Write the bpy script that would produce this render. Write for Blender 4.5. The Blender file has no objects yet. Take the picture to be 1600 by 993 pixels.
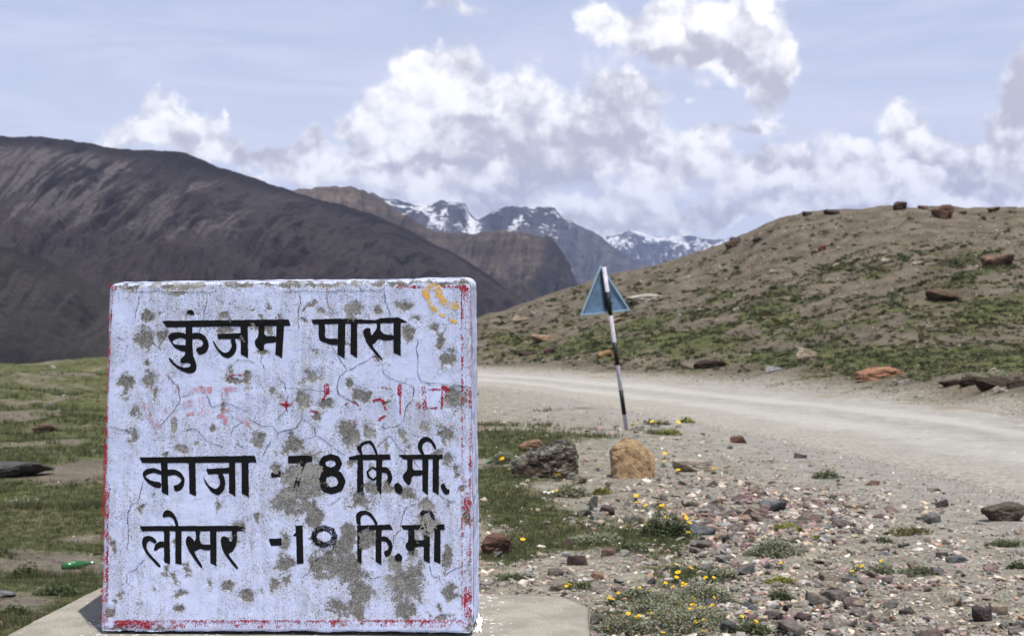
import bpy, bmesh, math, random
import numpy as np
from mathutils import Vector, Matrix

random.seed(7)
rng = np.random.default_rng(11)
S = bpy.context.scene
COL = S.collection

# ------------------------------------------------------------------ camera
F = 2337.0                      # focal length in pixels of a 1600 px wide picture
CX, CY = 800.0, 496.5
PITCH = math.radians(2.0)
ZC = 1.6
cam_d = bpy.data.cameras.new('camera'); cam = bpy.data.objects.new('camera', cam_d); COL.objects.link(cam)
cam.location = (0, 0, ZC); cam.rotation_euler = (math.pi / 2 - PITCH, 0, 0)
cam_d.sensor_width = 36; cam_d.lens = 36 * F / 1600
cam_d.clip_start = 0.05; cam_d.clip_end = 90000
cam_d.dof.use_dof = True; cam_d.dof.focus_distance = 4.0; cam_d.dof.aperture_fstop = 9.5
S.camera = cam
S.render.resolution_x, S.render.resolution_y = 1024, 635

# ------------------------------------------------------------------ exposure, sun, sky
vs = S.view_settings
S.display_settings.display_device = 'sRGB'
vs.view_transform = 'Standard'; vs.look = 'None'; vs.exposure = 0.16; vs.gamma = 1; vs.use_curve_mapping = False
S.cycles.max_bounces = 5; S.cycles.diffuse_bounces = 3; S.cycles.glossy_bounces = 2
S.cycles.transmission_bounces = 4; S.cycles.transparent_max_bounces = 6; S.cycles.volume_bounces = 0
S.cycles.caustics_reflective = False; S.cycles.caustics_refractive = False

SUN_EL = math.radians(73.0)
sdir = np.array([0.58, -0.82]); sdir /= np.linalg.norm(sdir)      # towards the sun: right and behind the camera
to_sun = Vector((sdir[0] * math.cos(SUN_EL), sdir[1] * math.cos(SUN_EL), math.sin(SUN_EL)))
sl = bpy.data.lights.new('sun', 'SUN'); sun = bpy.data.objects.new('sun', sl); COL.objects.link(sun)
sl.energy = 4.9; sl.angle = math.radians(0.5); sl.color = (1.0, 0.955, 0.89)
sun.rotation_euler = to_sun.to_track_quat('Z', 'Y').to_euler()

W = bpy.data.worlds.new('World'); S.world = W; W.use_nodes = True


class NT:
    """small helper for node trees"""
    def __init__(s, nt): s.t = nt; s.n = nt.nodes; s.l = nt.links
    def new(s, typ, **kw):
        n = s.n.new(typ)
        for k, v in kw.items(): setattr(n, k, v)
        return n
    def put(s, sock, v):
        if v is None: return
        if isinstance(v, bpy.types.NodeSocket): s.l.new(v, sock)
        else: sock.default_value = v
    def math(s, op, a, b=None, c=None, clamp=False):
        n = s.new('ShaderNodeMath', operation=op); n.use_clamp = clamp
        s.put(n.inputs[0], a); s.put(n.inputs[1], b)
        if c is not None: s.put(n.inputs[2], c)
        return n.outputs[0]
    def vm(s, op, a, b=None, out=0):
        n = s.new('ShaderNodeVectorMath', operation=op)
        s.put(n.inputs[0], a)
        if b is not None: s.put(n.inputs[1], b)
        return n.outputs[out]
    def scale(s, a, f):
        n = s.new('ShaderNodeVectorMath', operation='SCALE'); s.put(n.inputs[0], a); s.put(n.inputs[3], f); return n.outputs[0]
    def ramp(s, v, lo, hi, a=0.0, b=1.0, smooth=True):
        n = s.new('ShaderNodeMapRange'); n.interpolation_type = 'SMOOTHSTEP' if smooth else 'LINEAR'
        s.put(n.inputs[0], v); s.put(n.inputs[1], lo); s.put(n.inputs[2], hi); s.put(n.inputs[3], a); s.put(n.inputs[4], b)
        return n.outputs[0]
    def mix(s, f, a, b, blend='MIX'):
        n = s.new('ShaderNodeMix', data_type='RGBA', blend_type=blend)
        s.put(n.inputs[0], f)
        for i, v in ((6, a), (7, b)):
            if isinstance(v, (tuple, list)) and len(v) == 3: v = (*v, 1)
            s.put(n.inputs[i], v)
        return n.outputs[2]
    def noise(s, vec, scale, detail=4, rough=0.55, dist=0.0, out=0):
        n = s.new('ShaderNodeTexNoise'); s.put(n.inputs['Vector'], vec)
        n.inputs['Scale'].default_value = scale; n.inputs['Detail'].default_value = detail
        n.inputs['Roughness'].default_value = rough; n.inputs['Distortion'].default_value = dist
        return n.outputs[out]
    def attr(s, name, out='Fac'):
        n = s.new('ShaderNodeAttribute', attribute_name=name); return n.outputs[out]


def px_azel(px, py):
    u = (px - CX) / F; v = -(py - CY) / F
    d = np.array([u, math.cos(PITCH) + v * math.sin(PITCH), -math.sin(PITCH) + v * math.cos(PITCH)])
    d /= np.linalg.norm(d)
    return math.atan2(d[0], d[1]), math.asin(d[2])


def build_sky():
    T = NT(W.node_tree); T.n.clear()
    out = T.new('ShaderNodeOutputWorld'); bg = T.new('ShaderNodeBackground')
    T.l.new(bg.outputs[0], out.inputs[0]); bg.inputs[1].default_value = 0.1
    sky = T.new('ShaderNodeTexSky'); sky.sky_type = 'NISHITA'; sky.sun_disc = False
    sky.sun_elevation = SUN_EL; sky.sun_rotation = math.atan2(sdir[0], sdir[1]); sky.altitude = 4500
    sky.air_density = 1.0; sky.dust_density = 0.6
    D = T.new('ShaderNodeTexCoord').outputs['Generated']
    sp = T.new('ShaderNodeSeparateXYZ'); T.l.new(D, sp.inputs[0])
    az = T.math('ARCTAN2', sp.outputs[0], sp.outputs[1]); el = T.math('ARCSINE', sp.outputs[2])
    cb = T.new('ShaderNodeCombineXYZ'); T.l.new(az, cb.inputs[0]); T.l.new(el, cb.inputs[1])
    P0 = cb.outputs[0]
    # ragged cumulus edges: push the lookup about with two sizes of noise
    w1 = T.noise(D, 16, 3, 0.55, out=1); w2 = T.noise(D, 60, 4, 0.6, out=1)
    w = T.vm('ADD', T.scale(T.vm('SUBTRACT', w1, (.5, .5, .5)), 0.055), T.scale(T.vm('SUBTRACT', w2, (.5, .5, .5)), 0.022))
    P = T.vm('ADD', P0, w)

    def field(blobs, start=0.0):
        acc = start
        for (x, y, rx, ry, wt) in blobs:
            a, e = px_azel(x, y)
            q = T.vm('MULTIPLY', T.vm('SUBTRACT', P, (a, e, 0)), (F / rx, F / ry, 0))
            d = T.vm('DOT_PRODUCT', q, q, out=1)
            g = T.math('EXPONENT', T.math('MULTIPLY', d, -1.0))
            acc = T.math('MULTIPLY_ADD', g, wt, acc)
        return acc
    cover = [(690, 108, 60, 48, .95), (730, 95, 40, 30, .5), (640, 165, 66, 62, .9), (590, 205, 44, 46, .7), (565, 185, 24, 24, .35), (720, 220, 120, 60, .9), (810, 215, 90, 60, .65),
             (900, 205, 110, 50, .8), (955, 145, 52, 42, .75), (1010, 188, 48, 42, .65), (870, 245, 150, 30, .7), (650, 258, 90, 30, .6), (800, 150, 60, 40, .25), (850, 100, 60, 20, .2),
             (970, 28, 70, 34, .8), (930, 60, 40, 20, .4), (1080, 45, 100, 52, .85), (1170, 45, 70, 55, .85), (1225, 92, 30, 42, .8), (1130, 95, 80, 34, .7),
             (1190, 150, 34, 44, .8), (1170, 120, 40, 30, .4), (695, 8, 50, 14, .7), (1180, 211, 70, 8, .55), (1090, 165, 40, 16, .3),
             (760, 312, 150, 22, .75), (640, 318, 120, 20, .5), (900, 330, 130, 34, .75), (1010, 300, 70, 30, .6), (1080, 260, 70, 36, .85), (1110, 232, 44, 24, .7), (1050, 345, 120, 20, .7), (1180, 300, 60, 36, .7),
             (1230, 262, 40, 26, .6), (1300, 250, 50, 30, .8), (1290, 300, 70, 26, .7), (1370, 285, 60, 34, .7), (1450, 235, 60, 40, .8), (1410, 190, 36, 32, .85), (1440, 270, 70, 26, .6), (1510, 255, 60, 36, .7), (1400, 330, 120, 18, .55), (1540, 295, 90, 26, .65),
             (1600, 100, 34, 80, .85), (1585, 210, 44, 55, .8), (1620, 290, 110, 50, .7),
             (240, 176, 32, 36, .8), (275, 208, 54, 38, .75), (195, 214, 46, 14, .55), (335, 228, 50, 28, .6), (400, 252, 80, 26, .5), (490, 210, 34, 26, .75), (460, 232, 40, 16, .4), (520, 268, 70, 26, .5), (352, 188, 14, 8, .6), (300, 180, 20, 14, .3), (430, 245, 130, 24, .5), (480, 285, 120, 24, .45), (700, 345, 200, 20, .5), (1180, 345, 140, 22, .6), (1450, 310, 160, 26, .45), (1300, 335, 140, 18, .5)]
    dark = [(880, 222, 130, 38, .78), (965, 165, 50, 42, .55), (1010, 195, 40, 36, .35), (650, 275, 90, 14, .85), (820, 270, 190, 18, .8), (905, 340, 80, 16, .5), (1060, 345, 110, 16, .7),
            (1190, 150, 34, 44, .8), (1070, 88, 110, 18, .6), (1130, 92, 60, 26, .4), (1230, 115, 26, 20, .3), (1450, 266, 66, 12, .75), (1415, 222, 30, 14, .35), (1595, 150, 34, 90, .85),
            (1330, 318, 90, 12, .5), (1300, 275, 50, 10, .45), (1540, 245, 60, 36, .5), (1200, 325, 70, 12, .45), (1100, 300, 60, 10, .3), (485, 222, 40, 20, .45), (400, 236, 80, 20, .5), (296, 208, 30, 26, .45), (240, 222, 40, 10, .3),
            (715, 195, 50, 18, .35), (600, 235, 40, 14, .3), (695, 12, 52, 15, .85), (760, 318, 120, 10, .35), (1180, 212, 66, 8, .7), (1520, 300, 90, 10, .45)]
    C = field(cover); Dk = field(dark)
    # the same kind of broken cloud goes on all round, outside the piece of sky the list above covers
    inside = T.math('MULTIPLY', T.ramp(T.math('ABSOLUTE', az), .36, .55, 1, 0), T.ramp(el, .20, .34, 1, 0))
    gen = T.noise(D, 5.5, 4, .55)
    genc = T.math('MULTIPLY', T.ramp(gen, .47, .68, 0, 1.1), T.math('SUBTRACT', 1.0, inside))
    gend = T.math('MULTIPLY', T.ramp(gen, .55, .75, 0, .8), T.math('SUBTRACT', 1.0, inside))
    C = T.math('ADD', C, genc); Dk = T.math('ADD', Dk, gend)
    f1 = T.noise(D, 32, 9, .60)
    g1 = T.noise(D, 26, 5, .55); g2 = T.noise(T.vm('ADD', D, (0.006, 0, 0.010)), 26, 5, .55)        # relief: the same noise a little towards the light
    def puffs(off):
        q = T.vm('ADD', D, off) if off else D
        q = T.vm('ADD', q, T.scale(T.vm('SUBTRACT', w2, (.5, .5, .5)), .030))
        o = []
        for sc in (26, 62):
            v = T.new('ShaderNodeTexVoronoi'); v.feature = 'SMOOTH_F1' if sc < 40 else 'F1'; v.inputs['Scale'].default_value = sc
            if sc < 40: v.inputs['Smoothness'].default_value = .35
            T.l.new(q, v.inputs['Vector']); o.append(v.outputs['Distance'])
        return T.math('SUBTRACT', .55, T.math('MULTIPLY_ADD', o[1], .45, T.math('MULTIPLY', o[0], .8)))
    b1 = puffs(None); b2 = puffs((0.004, 0, 0.008))
    dens = T.math('MULTIPLY_ADD', T.math('SUBTRACT', f1, .5), 1.0, C); dens = T.math('MULTIPLY_ADD', b1, .55, dens)
    mask = T.ramp(dens, .24, .72)
    relief = T.math('MULTIPLY_ADD', T.math('SUBTRACT', b2, b1), 1.7, T.math('MULTIPLY', T.math('SUBTRACT', g2, g1), 1.8))
    shade = T.math('ADD', T.math('MULTIPLY_ADD', T.math('SUBTRACT', f1, .5), .45, Dk), relief)
    shade = T.math('ADD', shade, T.ramp(dens, .45, 1.0, .16, 0.0))
    shade = T.ramp(shade, -.34, 1.02)
    ccol = T.mix(shade, (10.6, 10.6, 10.9), (5.3, 5.3, 6.1))
    # thin high veil over the blue
    vv = T.vm('MULTIPLY', D, (5, 5, 34))
    veil = T.ramp(T.noise(vv, 1.0, 5, .6, 1.2), .28, .75, .74, 1.0)
    veil = T.math('MULTIPLY', veil, T.ramp(el, .16, .75, 1.0, .22)); vcol = T.mix(T.ramp(el, .0, .25), (7.5, 7.8, 9.2), (5.35, 5.8, 7.75))
    base = T.mix(veil, sky.outputs[0], vcol)
    T.l.new(T.mix(mask, base, ccol), bg.inputs[0])


build_sky()

# ------------------------------------------------------------------ helpers: noise, meshes, tags
_perm = np.random.default_rng(5).permutation(256).astype(np.int64)
_vals = np.random.default_rng(6).random(256)


def vnoise(x, y, seed=0):
    x = np.asarray(x, float); y = np.asarray(y, float)
    xi = np.floor(x).astype(np.int64); yi = np.floor(y).astype(np.int64)
    fx = x - xi; fy = y - yi
    fx = fx * fx * fx * (fx * (fx * 6 - 15) + 10); fy = fy * fy * fy * (fy * (fy * 6 - 15) + 10)
    def h(a, b): return _vals[_perm[(_perm[(a + seed * 17) & 255] + b + seed * 31) & 255]]
    return (h(xi, yi) * (1 - fx) + h(xi + 1, yi) * fx) * (1 - fy) + (h(xi, yi + 1) * (1 - fx) + h(xi + 1, yi + 1) * fx) * fy


def fbm(x, y, octv=4, seed=0, gain=.5):
    s = 0; a = 1; t = 0
    for k in range(octv):
        s = s + a * (vnoise(x * 2 ** k + 13.7 * k, y * 2 ** k - 7.1 * k, seed + k) - .5); t += a; a *= gain
    return s / t * 2      # about -1..1


def mesh_arrays(name, V, faces, attrs=None, smooth=False):
    """faces: (M,3) or (M,4) int array; attrs: name -> per-vertex float (N,) or colour (N,3)"""
    V = np.ascontiguousarray(V, np.float32); faces = np.ascontiguousarray(faces, np.int32)
    me = bpy.data.meshes.new(name); M, k = faces.shape
    me.vertices.add(len(V)); me.vertices.foreach_set('co', V.ravel())
    me.loops.add(M * k); me.loops.foreach_set('vertex_index', faces.ravel())
    me.polygons.add(M); me.polygons.foreach_set('loop_start', np.arange(0, M * k, k, dtype=np.int32))
    me.polygons.foreach_set('use_smooth', np.full(M, smooth))
    for an, arr in (attrs or {}).items():
        arr = np.asarray(arr, np.float32)
        if arr.ndim == 1:
            at = me.attributes.new(an, 'FLOAT', 'POINT'); at.data.foreach_set('value', arr)
        else:
            at = me.attributes.new(an, 'FLOAT_COLOR', 'POINT')
            at.data.foreach_set('color', np.concatenate([arr, np.ones((len(arr), 1), np.float32)], 1).ravel())
    me.update(); me.validate()
    return me


def link(name, me, mat=None, parent=None, loc=None):
    o = bpy.data.objects.new(name, me); COL.objects.link(o)
    if mat and me is not None and not me.materials: me.materials.append(mat)
    if loc is not None: o.location = loc
    if parent: o.parent = parent
    return o


def tag(o, label=None, cat=None, group=None, kind=None):
    for k, v in (('label', label), ('category', cat), ('group', group), ('kind', kind)):
        if v: o[k] = v
    return o


def empty(name, loc, label=None, cat=None, group=None):
    o = bpy.data.objects.new(name, None); COL.objects.link(o); o.location = loc; o.empty_display_size = .1
    return tag(o, label, cat, group)


def grid_faces(nr, nc):
    i = np.arange((nr - 1) * (nc - 1)); r = i // (nc - 1); c = i % (nc - 1); a = r * nc + c
    return np.stack([a, a + 1, a + nc + 1, a + nc], 1)


def pchip(xk, yk, x):
    """monotone cubic; yk may have trailing dims"""
    xk = np.asarray(xk, float); yk = np.asarray(yk, float)
    h = np.diff(xk); sh = (-1,) + (1,) * (yk.ndim - 1)
    d = np.diff(yk, axis=0) / h.reshape(sh)
    m = np.zeros_like(yk)
    if len(xk) > 2:
        w1 = (2 * h[1:] + h[:-1]).reshape(sh); w2 = (h[1:] + 2 * h[:-1]).reshape(sh)
        with np.errstate(divide='ignore', invalid='ignore'):
            mm = (w1 + w2) / (w1 / d[:-1] + w2 / d[1:])
        m[1:-1] = np.where(d[:-1] * d[1:] > 0, mm, 0)
    m[0] = d[0]; m[-1] = d[-1]
    x = np.clip(x, xk[0], xk[-1]); i = np.clip(np.searchsorted(xk, x) - 1, 0, len(xk) - 2)
    hh = h[i].reshape((-1,) + (1,) * (yk.ndim - 1)); t = ((x - xk[i])).reshape(hh.shape) / hh
    return ((1 + 2 * t) * (1 - t) ** 2 * yk[i] + t * (1 - t) ** 2 * hh * m[i] + t * t * (3 - 2 * t) * yk[i + 1] + t * t * (t - 1) * hh * m[i + 1])


SP, CP = math.sin(PITCH), math.cos(PITCH)


def ray(px, py):
    u = (np.asarray(px, float) - CX) / F; v = -(np.asarray(py, float) - CY) / F
    return np.stack(np.broadcast_arrays(u, CP + v * SP, -SP + v * CP), -1)


def slope_of(py):                       # metres below the eye per metre of distance, for a picture row
    d = ray(CX, py); return -d[..., 2] / d[..., 1]


def project(p):
    p = np.asarray(p, float); x = p[..., 0]; y = p[..., 1]; z = p[..., 2] - ZC
    dep = np.maximum(y * CP - z * SP, 1e-3); up = y * SP + z * CP
    return CX + F * x / dep, CY - F * up / dep


# ------------------------------------------------------------------ materials
def material(name):
    m = bpy.data.materials.new(name); m.use_nodes = True; T = NT(m.node_tree)
    b = T.n['Principled BSDF']; b.inputs['Roughness'].default_value = .9; b.inputs['Specular IOR Level'].default_value = .25
    return m, T, b


def bump(T, b, h, strength, dist):
    n = T.new('ShaderNodeBump'); n.inputs['Strength'].default_value = strength; n.inputs['Distance'].default_value = dist
    T.put(n.inputs['Height'], h); T.l.new(n.outputs[0], b.inputs['Normal']); return n


def simple_mat(name, col, rough=.8, var=.25, scale=30, bumpd=.0, metal=0.0):
    m, T, b = material(name)
    P = T.new('ShaderNodeTexCoord').outputs['Object']
    n = T.noise(P, scale, 5, .6)
    lo = tuple(c * (1 - var) for c in col); hi = tuple(min(1, c * (1 + var)) for c in col)
    T.l.new(T.mix(T.ramp(n, .3, .7), lo, hi), b.inputs['Base Color'])
    b.inputs['Roughness'].default_value = rough; b.inputs['Metallic'].default_value = metal
    if bumpd: bump(T, b, n, .6, bumpd)
    return m


def stone_material(name, source):
    """stone: colour from the object (OBJECT) or from the mesh attribute col"""
    m, T, b = material(name)
    P = T.new('ShaderNodeTexCoord').outputs['Object'] if source == 'OBJECT' else T.new('ShaderNodeNewGeometry').outputs['Position']
    c = T.new('ShaderNodeObjectInfo').outputs['Color'] if source == 'OBJECT' else T.attr('col', 'Color')
    sc = 11 if source == 'OBJECT' else 40
    n = T.noise(P, sc * .35, 6, .65); n2 = T.noise(P, sc * 3, 4, .6)
    c = T.mix(T.ramp(n, .38, .62), T.mix(.9, c, (.42, .40, .38), 'MULTIPLY'), c)
    c = T.mix(T.math('MULTIPLY', T.ramp(n2, .55, .75), .45), c, (.42, .40, .36))
    c = T.mix(T.math('MULTIPLY', T.ramp(n2, .42, .28), .5), c, (.06, .055, .05))
    T.l.new(c, b.inputs['Base Color'])
    bump(T, b, T.math('MULTIPLY_ADD', n2, .5, n), .9, .05 if source == 'OBJECT' else .008)
    return m


M_STONE = stone_material('stone', 'OBJECT')
M_RUBBLE = stone_material('rubble_stone', 'ATTR')


def vcol_mat(name, rough=.75, sub=0.0, var=.5):
    m, T, b = material(name)
    c = T.attr('col', 'Color'); T.l.new(c, b.inputs['Base Color']); b.inputs['Roughness'].default_value = rough
    if sub:
        tr = T.new('ShaderNodeBsdfTranslucent'); T.l.new(c, tr.inputs[0]); mx = T.new('ShaderNodeMixShader')
        mx.inputs[0].default_value = sub; T.l.new(b.outputs[0], mx.inputs[1]); T.l.new(tr.outputs[0], mx.inputs[2])
        T.l.new(mx.outputs[0], T.n['Material Output'].inputs[0])
    return m


M_LEAF = vcol_mat('leaf', .7, .3)


# ------------------------------------------------------------------ the lie of the land
# one column per bearing: (distance, picture row) pairs give the height of the ground there
def plane_y(y): return 1.22 / (slope_of(y) - .0474)
NEAR = [(1.0, None), (3.0, None), (6.0, None)]
cols = {
    -1600: [(8, 940), (11, 884), (18, 740), (29, 650), (44, 600), (60, 572), (75, 578), (120, 640), (400, 690), (1500, 660), (17500, 440)],
    0: [(8, 940), (11, 884), (18, 740), (29, 650), (44, 600), (60, 575), (75, 580), (120, 640), (400, 690), (1500, 660), (17500, 440)],
    160: [(8, 940), (11, 884), (18, 740), (29, 650), (44, 597), (60, 567), (75, 572), (120, 630), (400, 690), (1500, 660), (17500, 440)],
    500: [(8, 910), (11, 830), (18, 705), (29, 630), (44, 592), (60, 568), (80, 560), (120, 600), (400, 680), (1500, 660), (17500, 440)],
    750: [(8, 890), (10.4, 800), (16.4, 700), (22, 655), (38, 601), (54, 577), (72, 543), (100, 503), (130, 505), (400, 640), (1500, 620), (17500, 440)],
    950: [(8, 890), (10.4, 800), (16.4, 700), (25, 640), (46, 586), (52, 560), (66, 515), (85, 470), (110, 437), (135, 440), (400, 600), (1500, 600), (17500, 440)],
    1140: [(8, 890), (10.4, 800), (16.4, 700), (25, 640), (41, 596), (43, 584), (52, 540), (65, 480), (80, 420), (94, 381), (120, 400), (400, 560), (1500, 560), (17500, 440)],
    1240: [(8, 890), (10.4, 800), (16.4, 700), (25, 640), (35.5, 608), (37.5, 590), (46, 548), (58, 485), (72, 410), (86, 343), (110, 350), (400, 540), (1500, 560), (17500, 440)],
    1475: [(8, 890), (10.4, 800), (16.4, 700), (25, 640), (27.5, 629), (29.5, 600), (37, 560), (47, 495), (60, 415), (72, 355), (82, 331), (110, 340), (400, 520), (1500, 560), (17500, 440)],
    1600: [(8, 890), (10.4, 800), (16.4, 700), (23, 654), (25, 615), (34, 565), (45, 495), (57, 420), (70, 360), (82, 336), (110, 345), (400, 520), (1500, 560), (17500, 440)],
    3400: [(8, 890), (10.4, 800), (16.4, 705), (20, 672), (22, 630), (34, 570), (45, 495), (57, 420), (70, 360), (84, 336), (110, 345), (400, 520), (1500, 560), (17500, 440)],
}
YG = np.concatenate([np.array([-1e3]), np.geomspace(1.0, 17500, 900)])
ca, ct = [], []
for px, prof in cols.items():
    ys = [1.0, 4.5]; ds = [1.28, 1.44]
    for Y, row in prof: ys.append(Y); ds.append(float(slope_of(row)) * Y)
    ly = np.log(np.array(ys))
    d = pchip(ly, np.array(ds), np.log(np.maximum(YG, 1.0)))
    ca.append((px - CX) / F); ct.append(d)
AG = np.linspace(ca[0], ca[-1], 900)
DT = pchip(np.array(ca), np.array(ct), AG)             # depth below the eye, bearing x distance
_k = np.array([1, 4, 6, 4, 1.]); _k /= _k.sum()
for _ in range(14):
    p = np.pad(DT, ((2, 2), (0, 0)), 'edge'); DT = sum(_k[i] * p[i:i + DT.shape[0]] for i in range(5))
LYG = np.log(np.maximum(YG, 1.0))


def hs(x, y):
    """smooth ground height"""
    x = np.asarray(x, float); y = np.asarray(y, float)
    a = x / np.maximum(y, 6.0)
    fa = np.clip((a - AG[0]) / (AG[1] - AG[0]), 0, len(AG) - 1.001); ia = fa.astype(int); fa = fa - ia
    ly = np.log(np.maximum(y, 1.0)); fy = np.clip(1 + (ly - LYG[1]) / (LYG[2] - LYG[1]), 1, len(YG) - 1.001); iy = fy.astype(int); fy = fy - iy
    d = (DT[ia, iy] * (1 - fa) + DT[ia + 1, iy] * fa) * (1 - fy) + (DT[ia, iy + 1] * (1 - fa) + DT[ia + 1, iy + 1] * fa) * fy
    return ZC - d


def hit(px, py, ymax=140.0, ymin=4.0):
    """where the sight line through a pixel first meets the smooth ground"""
    px = np.atleast_1d(np.asarray(px, float)); py = np.atleast_1d(np.asarray(py, float))
    r = ray(px, py); Y = np.geomspace(ymin, ymax, 500)
    out = np.full((len(px), 3), np.nan)
    for c0 in range(0, len(px), 4000):
        rr = r[c0:c0 + 4000]; a = rr[:, 0] / rr[:, 1]; s = rr[:, 2] / rr[:, 1]
        g = hs(a[:, None] * Y, np.broadcast_to(Y, (len(rr), len(Y)))) - (ZC + s[:, None] * Y)
        ok = g > 0; f = ok.argmax(1); good = ok.any(1) & (f > 0); i = np.arange(len(rr)); f = np.maximum(f, 1)
        g0 = g[i, f - 1]; g1 = g[i, f]; t = np.clip(-g0 / np.where(g1 - g0 == 0, 1, g1 - g0), 0, 1)
        yy = Y[f - 1] + (Y[f] - Y[f - 1]) * t
        o = np.stack([a * yy, yy, ZC + s * yy], 1); o[~good] = np.nan; out[c0:c0 + 4000] = o
    return out


# road edges
near_px = [(425, 569), (465, 575), (520, 584), (600, 592), (680, 598), (750, 603), (850, 615), (950, 638), (1050, 656), (1150, 676), (1250, 698), (1400, 732), (1600, 780), (1900, 850), (2500, 960)]
far_px = [(432, 568.3), (470, 567.5), (530, 567.5), (600, 569), (680, 573), (750, 577), (850, 581), (950, 588), (1050, 593), (1150, 601), (1250, 611), (1400, 627), (1600, 653), (1900, 690), (2500, 735)]
def edge_line(pts):
    w = hit([p[0] for p in pts], [p[1] for p in pts]); w = w[~np.isnan(w[:, 0])][:, :2]
    s = np.concatenate([[0], np.cumsum(np.linalg.norm(np.diff(w, axis=0), axis=1))]); s /= s[-1]
    return pchip(s, w, np.linspace(0, 1, 320))
EN, EF = edge_line(near_px), edge_line(far_px)
ROADP = np.concatenate([EN, EF[::-1]])[::4]


def inside_poly(px, py, poly):
    res = np.zeros(np.shape(px), bool); n = len(poly)
    for i in range(n):
        x1, y1 = poly[i]; x2, y2 = poly[(i + 1) % n]
        if y1 == y2: continue
        c = ((y1 > py) != (y2 > py)) & (px < (x2 - x1) * (py - y1) / (y2 - y1) + x1)
        res ^= c
    return res


def seg_dist(px, py, poly, closed=True):
    d = np.full(np.shape(px), 1e9); n = len(poly)
    for i in range(n if closed else n - 1):
        x1, y1 = poly[i]; x2, y2 = poly[(i + 1) % n]
        vx, vy = x2 - x1, y2 - y1; L = vx * vx + vy * vy + 1e-12
        t = np.clip(((px - x1) * vx + (py - y1) * vy) / L, 0, 1)
        d = np.minimum(d, np.hypot(px - x1 - t * vx, py - y1 - t * vy))
    return d


def road_sd(x, y):                       # signed distance to the road, negative inside
    x = np.asarray(x, float); y = np.asarray(y, float); sh = x.shape; x = x.ravel(); y = y.ravel()
    out = np.full(x.shape, 50.0); sel = (y > 4) & (y < 120) & (np.abs(x) < 80)
    d = seg_dist(x[sel], y[sel], ROADP); ins = inside_poly(x[sel], y[sel], ROADP)
    out[sel] = np.where(ins, -d, d); return out.reshape(sh)


_fa = EF[:, 0] / EF[:, 1]; _o = np.argsort(_fa); _fa, _fy = _fa[_o], EF[:, 1][_o]
def beyond_road(x, y): return np.asarray(y) > np.interp(np.asarray(x) / np.maximum(y, 1), _fa, _fy) + .2


def sstep(a, b, x):
    t = np.clip((x - a) / (b - a), 0, 1); return t * t * (3 - 2 * t)


def relief(x, y, sd=None):
    if sd is None: sd = road_sd(x, y)
    k = sstep(0, 1.5, sd)
    far = sstep(8, 45, y) * sstep(400, 200, y)
    n = .028 * fbm(x / .9, y / .9, 3, 3) + .012 * fbm(x / .22, y / .22, 2, 9)
    n = n + .10 * fbm(x / 4.5, y / 4.5, 3, 21) * (.25 + far) + .34 * far * fbm(x / 2.4, y / 2.4, 5, 33, .62) * sstep(1.0, 4, sd) + .35 * far * fbm(x / 9, y / 9, 2, 35) * sstep(3, 9, sd)
    big = 4.0 * sstep(200, 900, y) * fbm(x / 160, y / 160, 4, 41)
    return n * (.12 + .88 * k) + big - .03 * (1 - sstep(-.5, .3, sd))


def H(x, y):
    x = np.asarray(x, float); y = np.asarray(y, float); return hs(x, y) + relief(x, y)


def soft(px, py, cx, cy, rx, ry): return np.exp(-((px - cx) / rx) ** 2 - ((py - cy) / ry) ** 2)


def grassiness(x, y, z):
    """how much of the ground is green, 0..1"""
    px, py = project(np.stack([x, y, z], -1))
    n = fbm(x / 1.6, y / 1.6, 4, 51) + .6 * fbm(x / .45, y / .45, 3, 57)
    wob = 150 * fbm(x / 3.5, y / 3.5, 4, 58)
    left = .76 * sstep(770, 600, px + np.minimum(wob, 30) ) * (py > 520)
    for (a, b, c, d, w) in [(110, 742, 75, 15, .8), (90, 880, 75, 16, .8), (120, 722, 50, 6, .5), (60, 600, 50, 6, .4), (25, 650, 35, 5, .4), (30, 940, 50, 16, .5),
                            (110, 690, 40, 5, .4), (110, 585, 70, 6, .35), (130, 840, 30, 8, .5), (30, 860, 30, 6, .3)]:
        left = left - w * soft(px, py, a, b, c, d)
    r = 0
    for (a, b, c, d, w) in [(800, 690, 90, 26, .95), (760, 740, 60, 40, .8), (830, 800, 110, 44, .85), (900, 845, 130, 22, .85), (940, 660, 70, 12, .4), (790, 870, 40, 14, .6), (1080, 890, 80, 26, .5), (1000, 830, 80, 30, .4), (1060, 845, 50, 18, .5),
                            (1040, 676, 50, 12, .35), (800, 900, 50, 10, .3), (1150, 850, 60, 20, .35), (1040, 920, 90, 50, .4), (900, 640, 60, 12, .25), (1260, 845, 60, 14, .25), (1480, 850, 90, 12, .3),
                            (960, 960, 60, 30, .35), (1350, 880, 50, 14, .25), (1220, 905, 60, 12, .3), (1580, 845, 60, 10, .3)]:
        r = r + w * soft(px, py, a, b, c, d)
    hill = 0
    for (a, b, c, d, w) in [(1500, 565, 190, 26, .95), (1300, 560, 160, 20, .75), (1080, 545, 140, 18, .75), (880, 545, 120, 20, .5), (780, 525, 90, 20, .5), (1350, 500, 260, 40, .42), (1560, 490, 160, 60, .4),
                            (1450, 415, 170, 26, .34), (1560, 400, 120, 40, .3), (1150, 500, 160, 40, .3), (1000, 510, 120, 24, .3), (1330, 425, 70, 12, .4), (1100, 585, 60, 8, .3), (1560, 610, 60, 12, .3)]:
        hill = hill + w * soft(px, py, a, b, c, d)
    hill = hill * .80 + .06
    beyond = beyond_road(x, y) & (px > 600)
    g = np.where(beyond, hill, np.maximum(left, r))
    return np.clip(g + np.where(beyond, .62, .58) * n, 0, 1.2)


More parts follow.
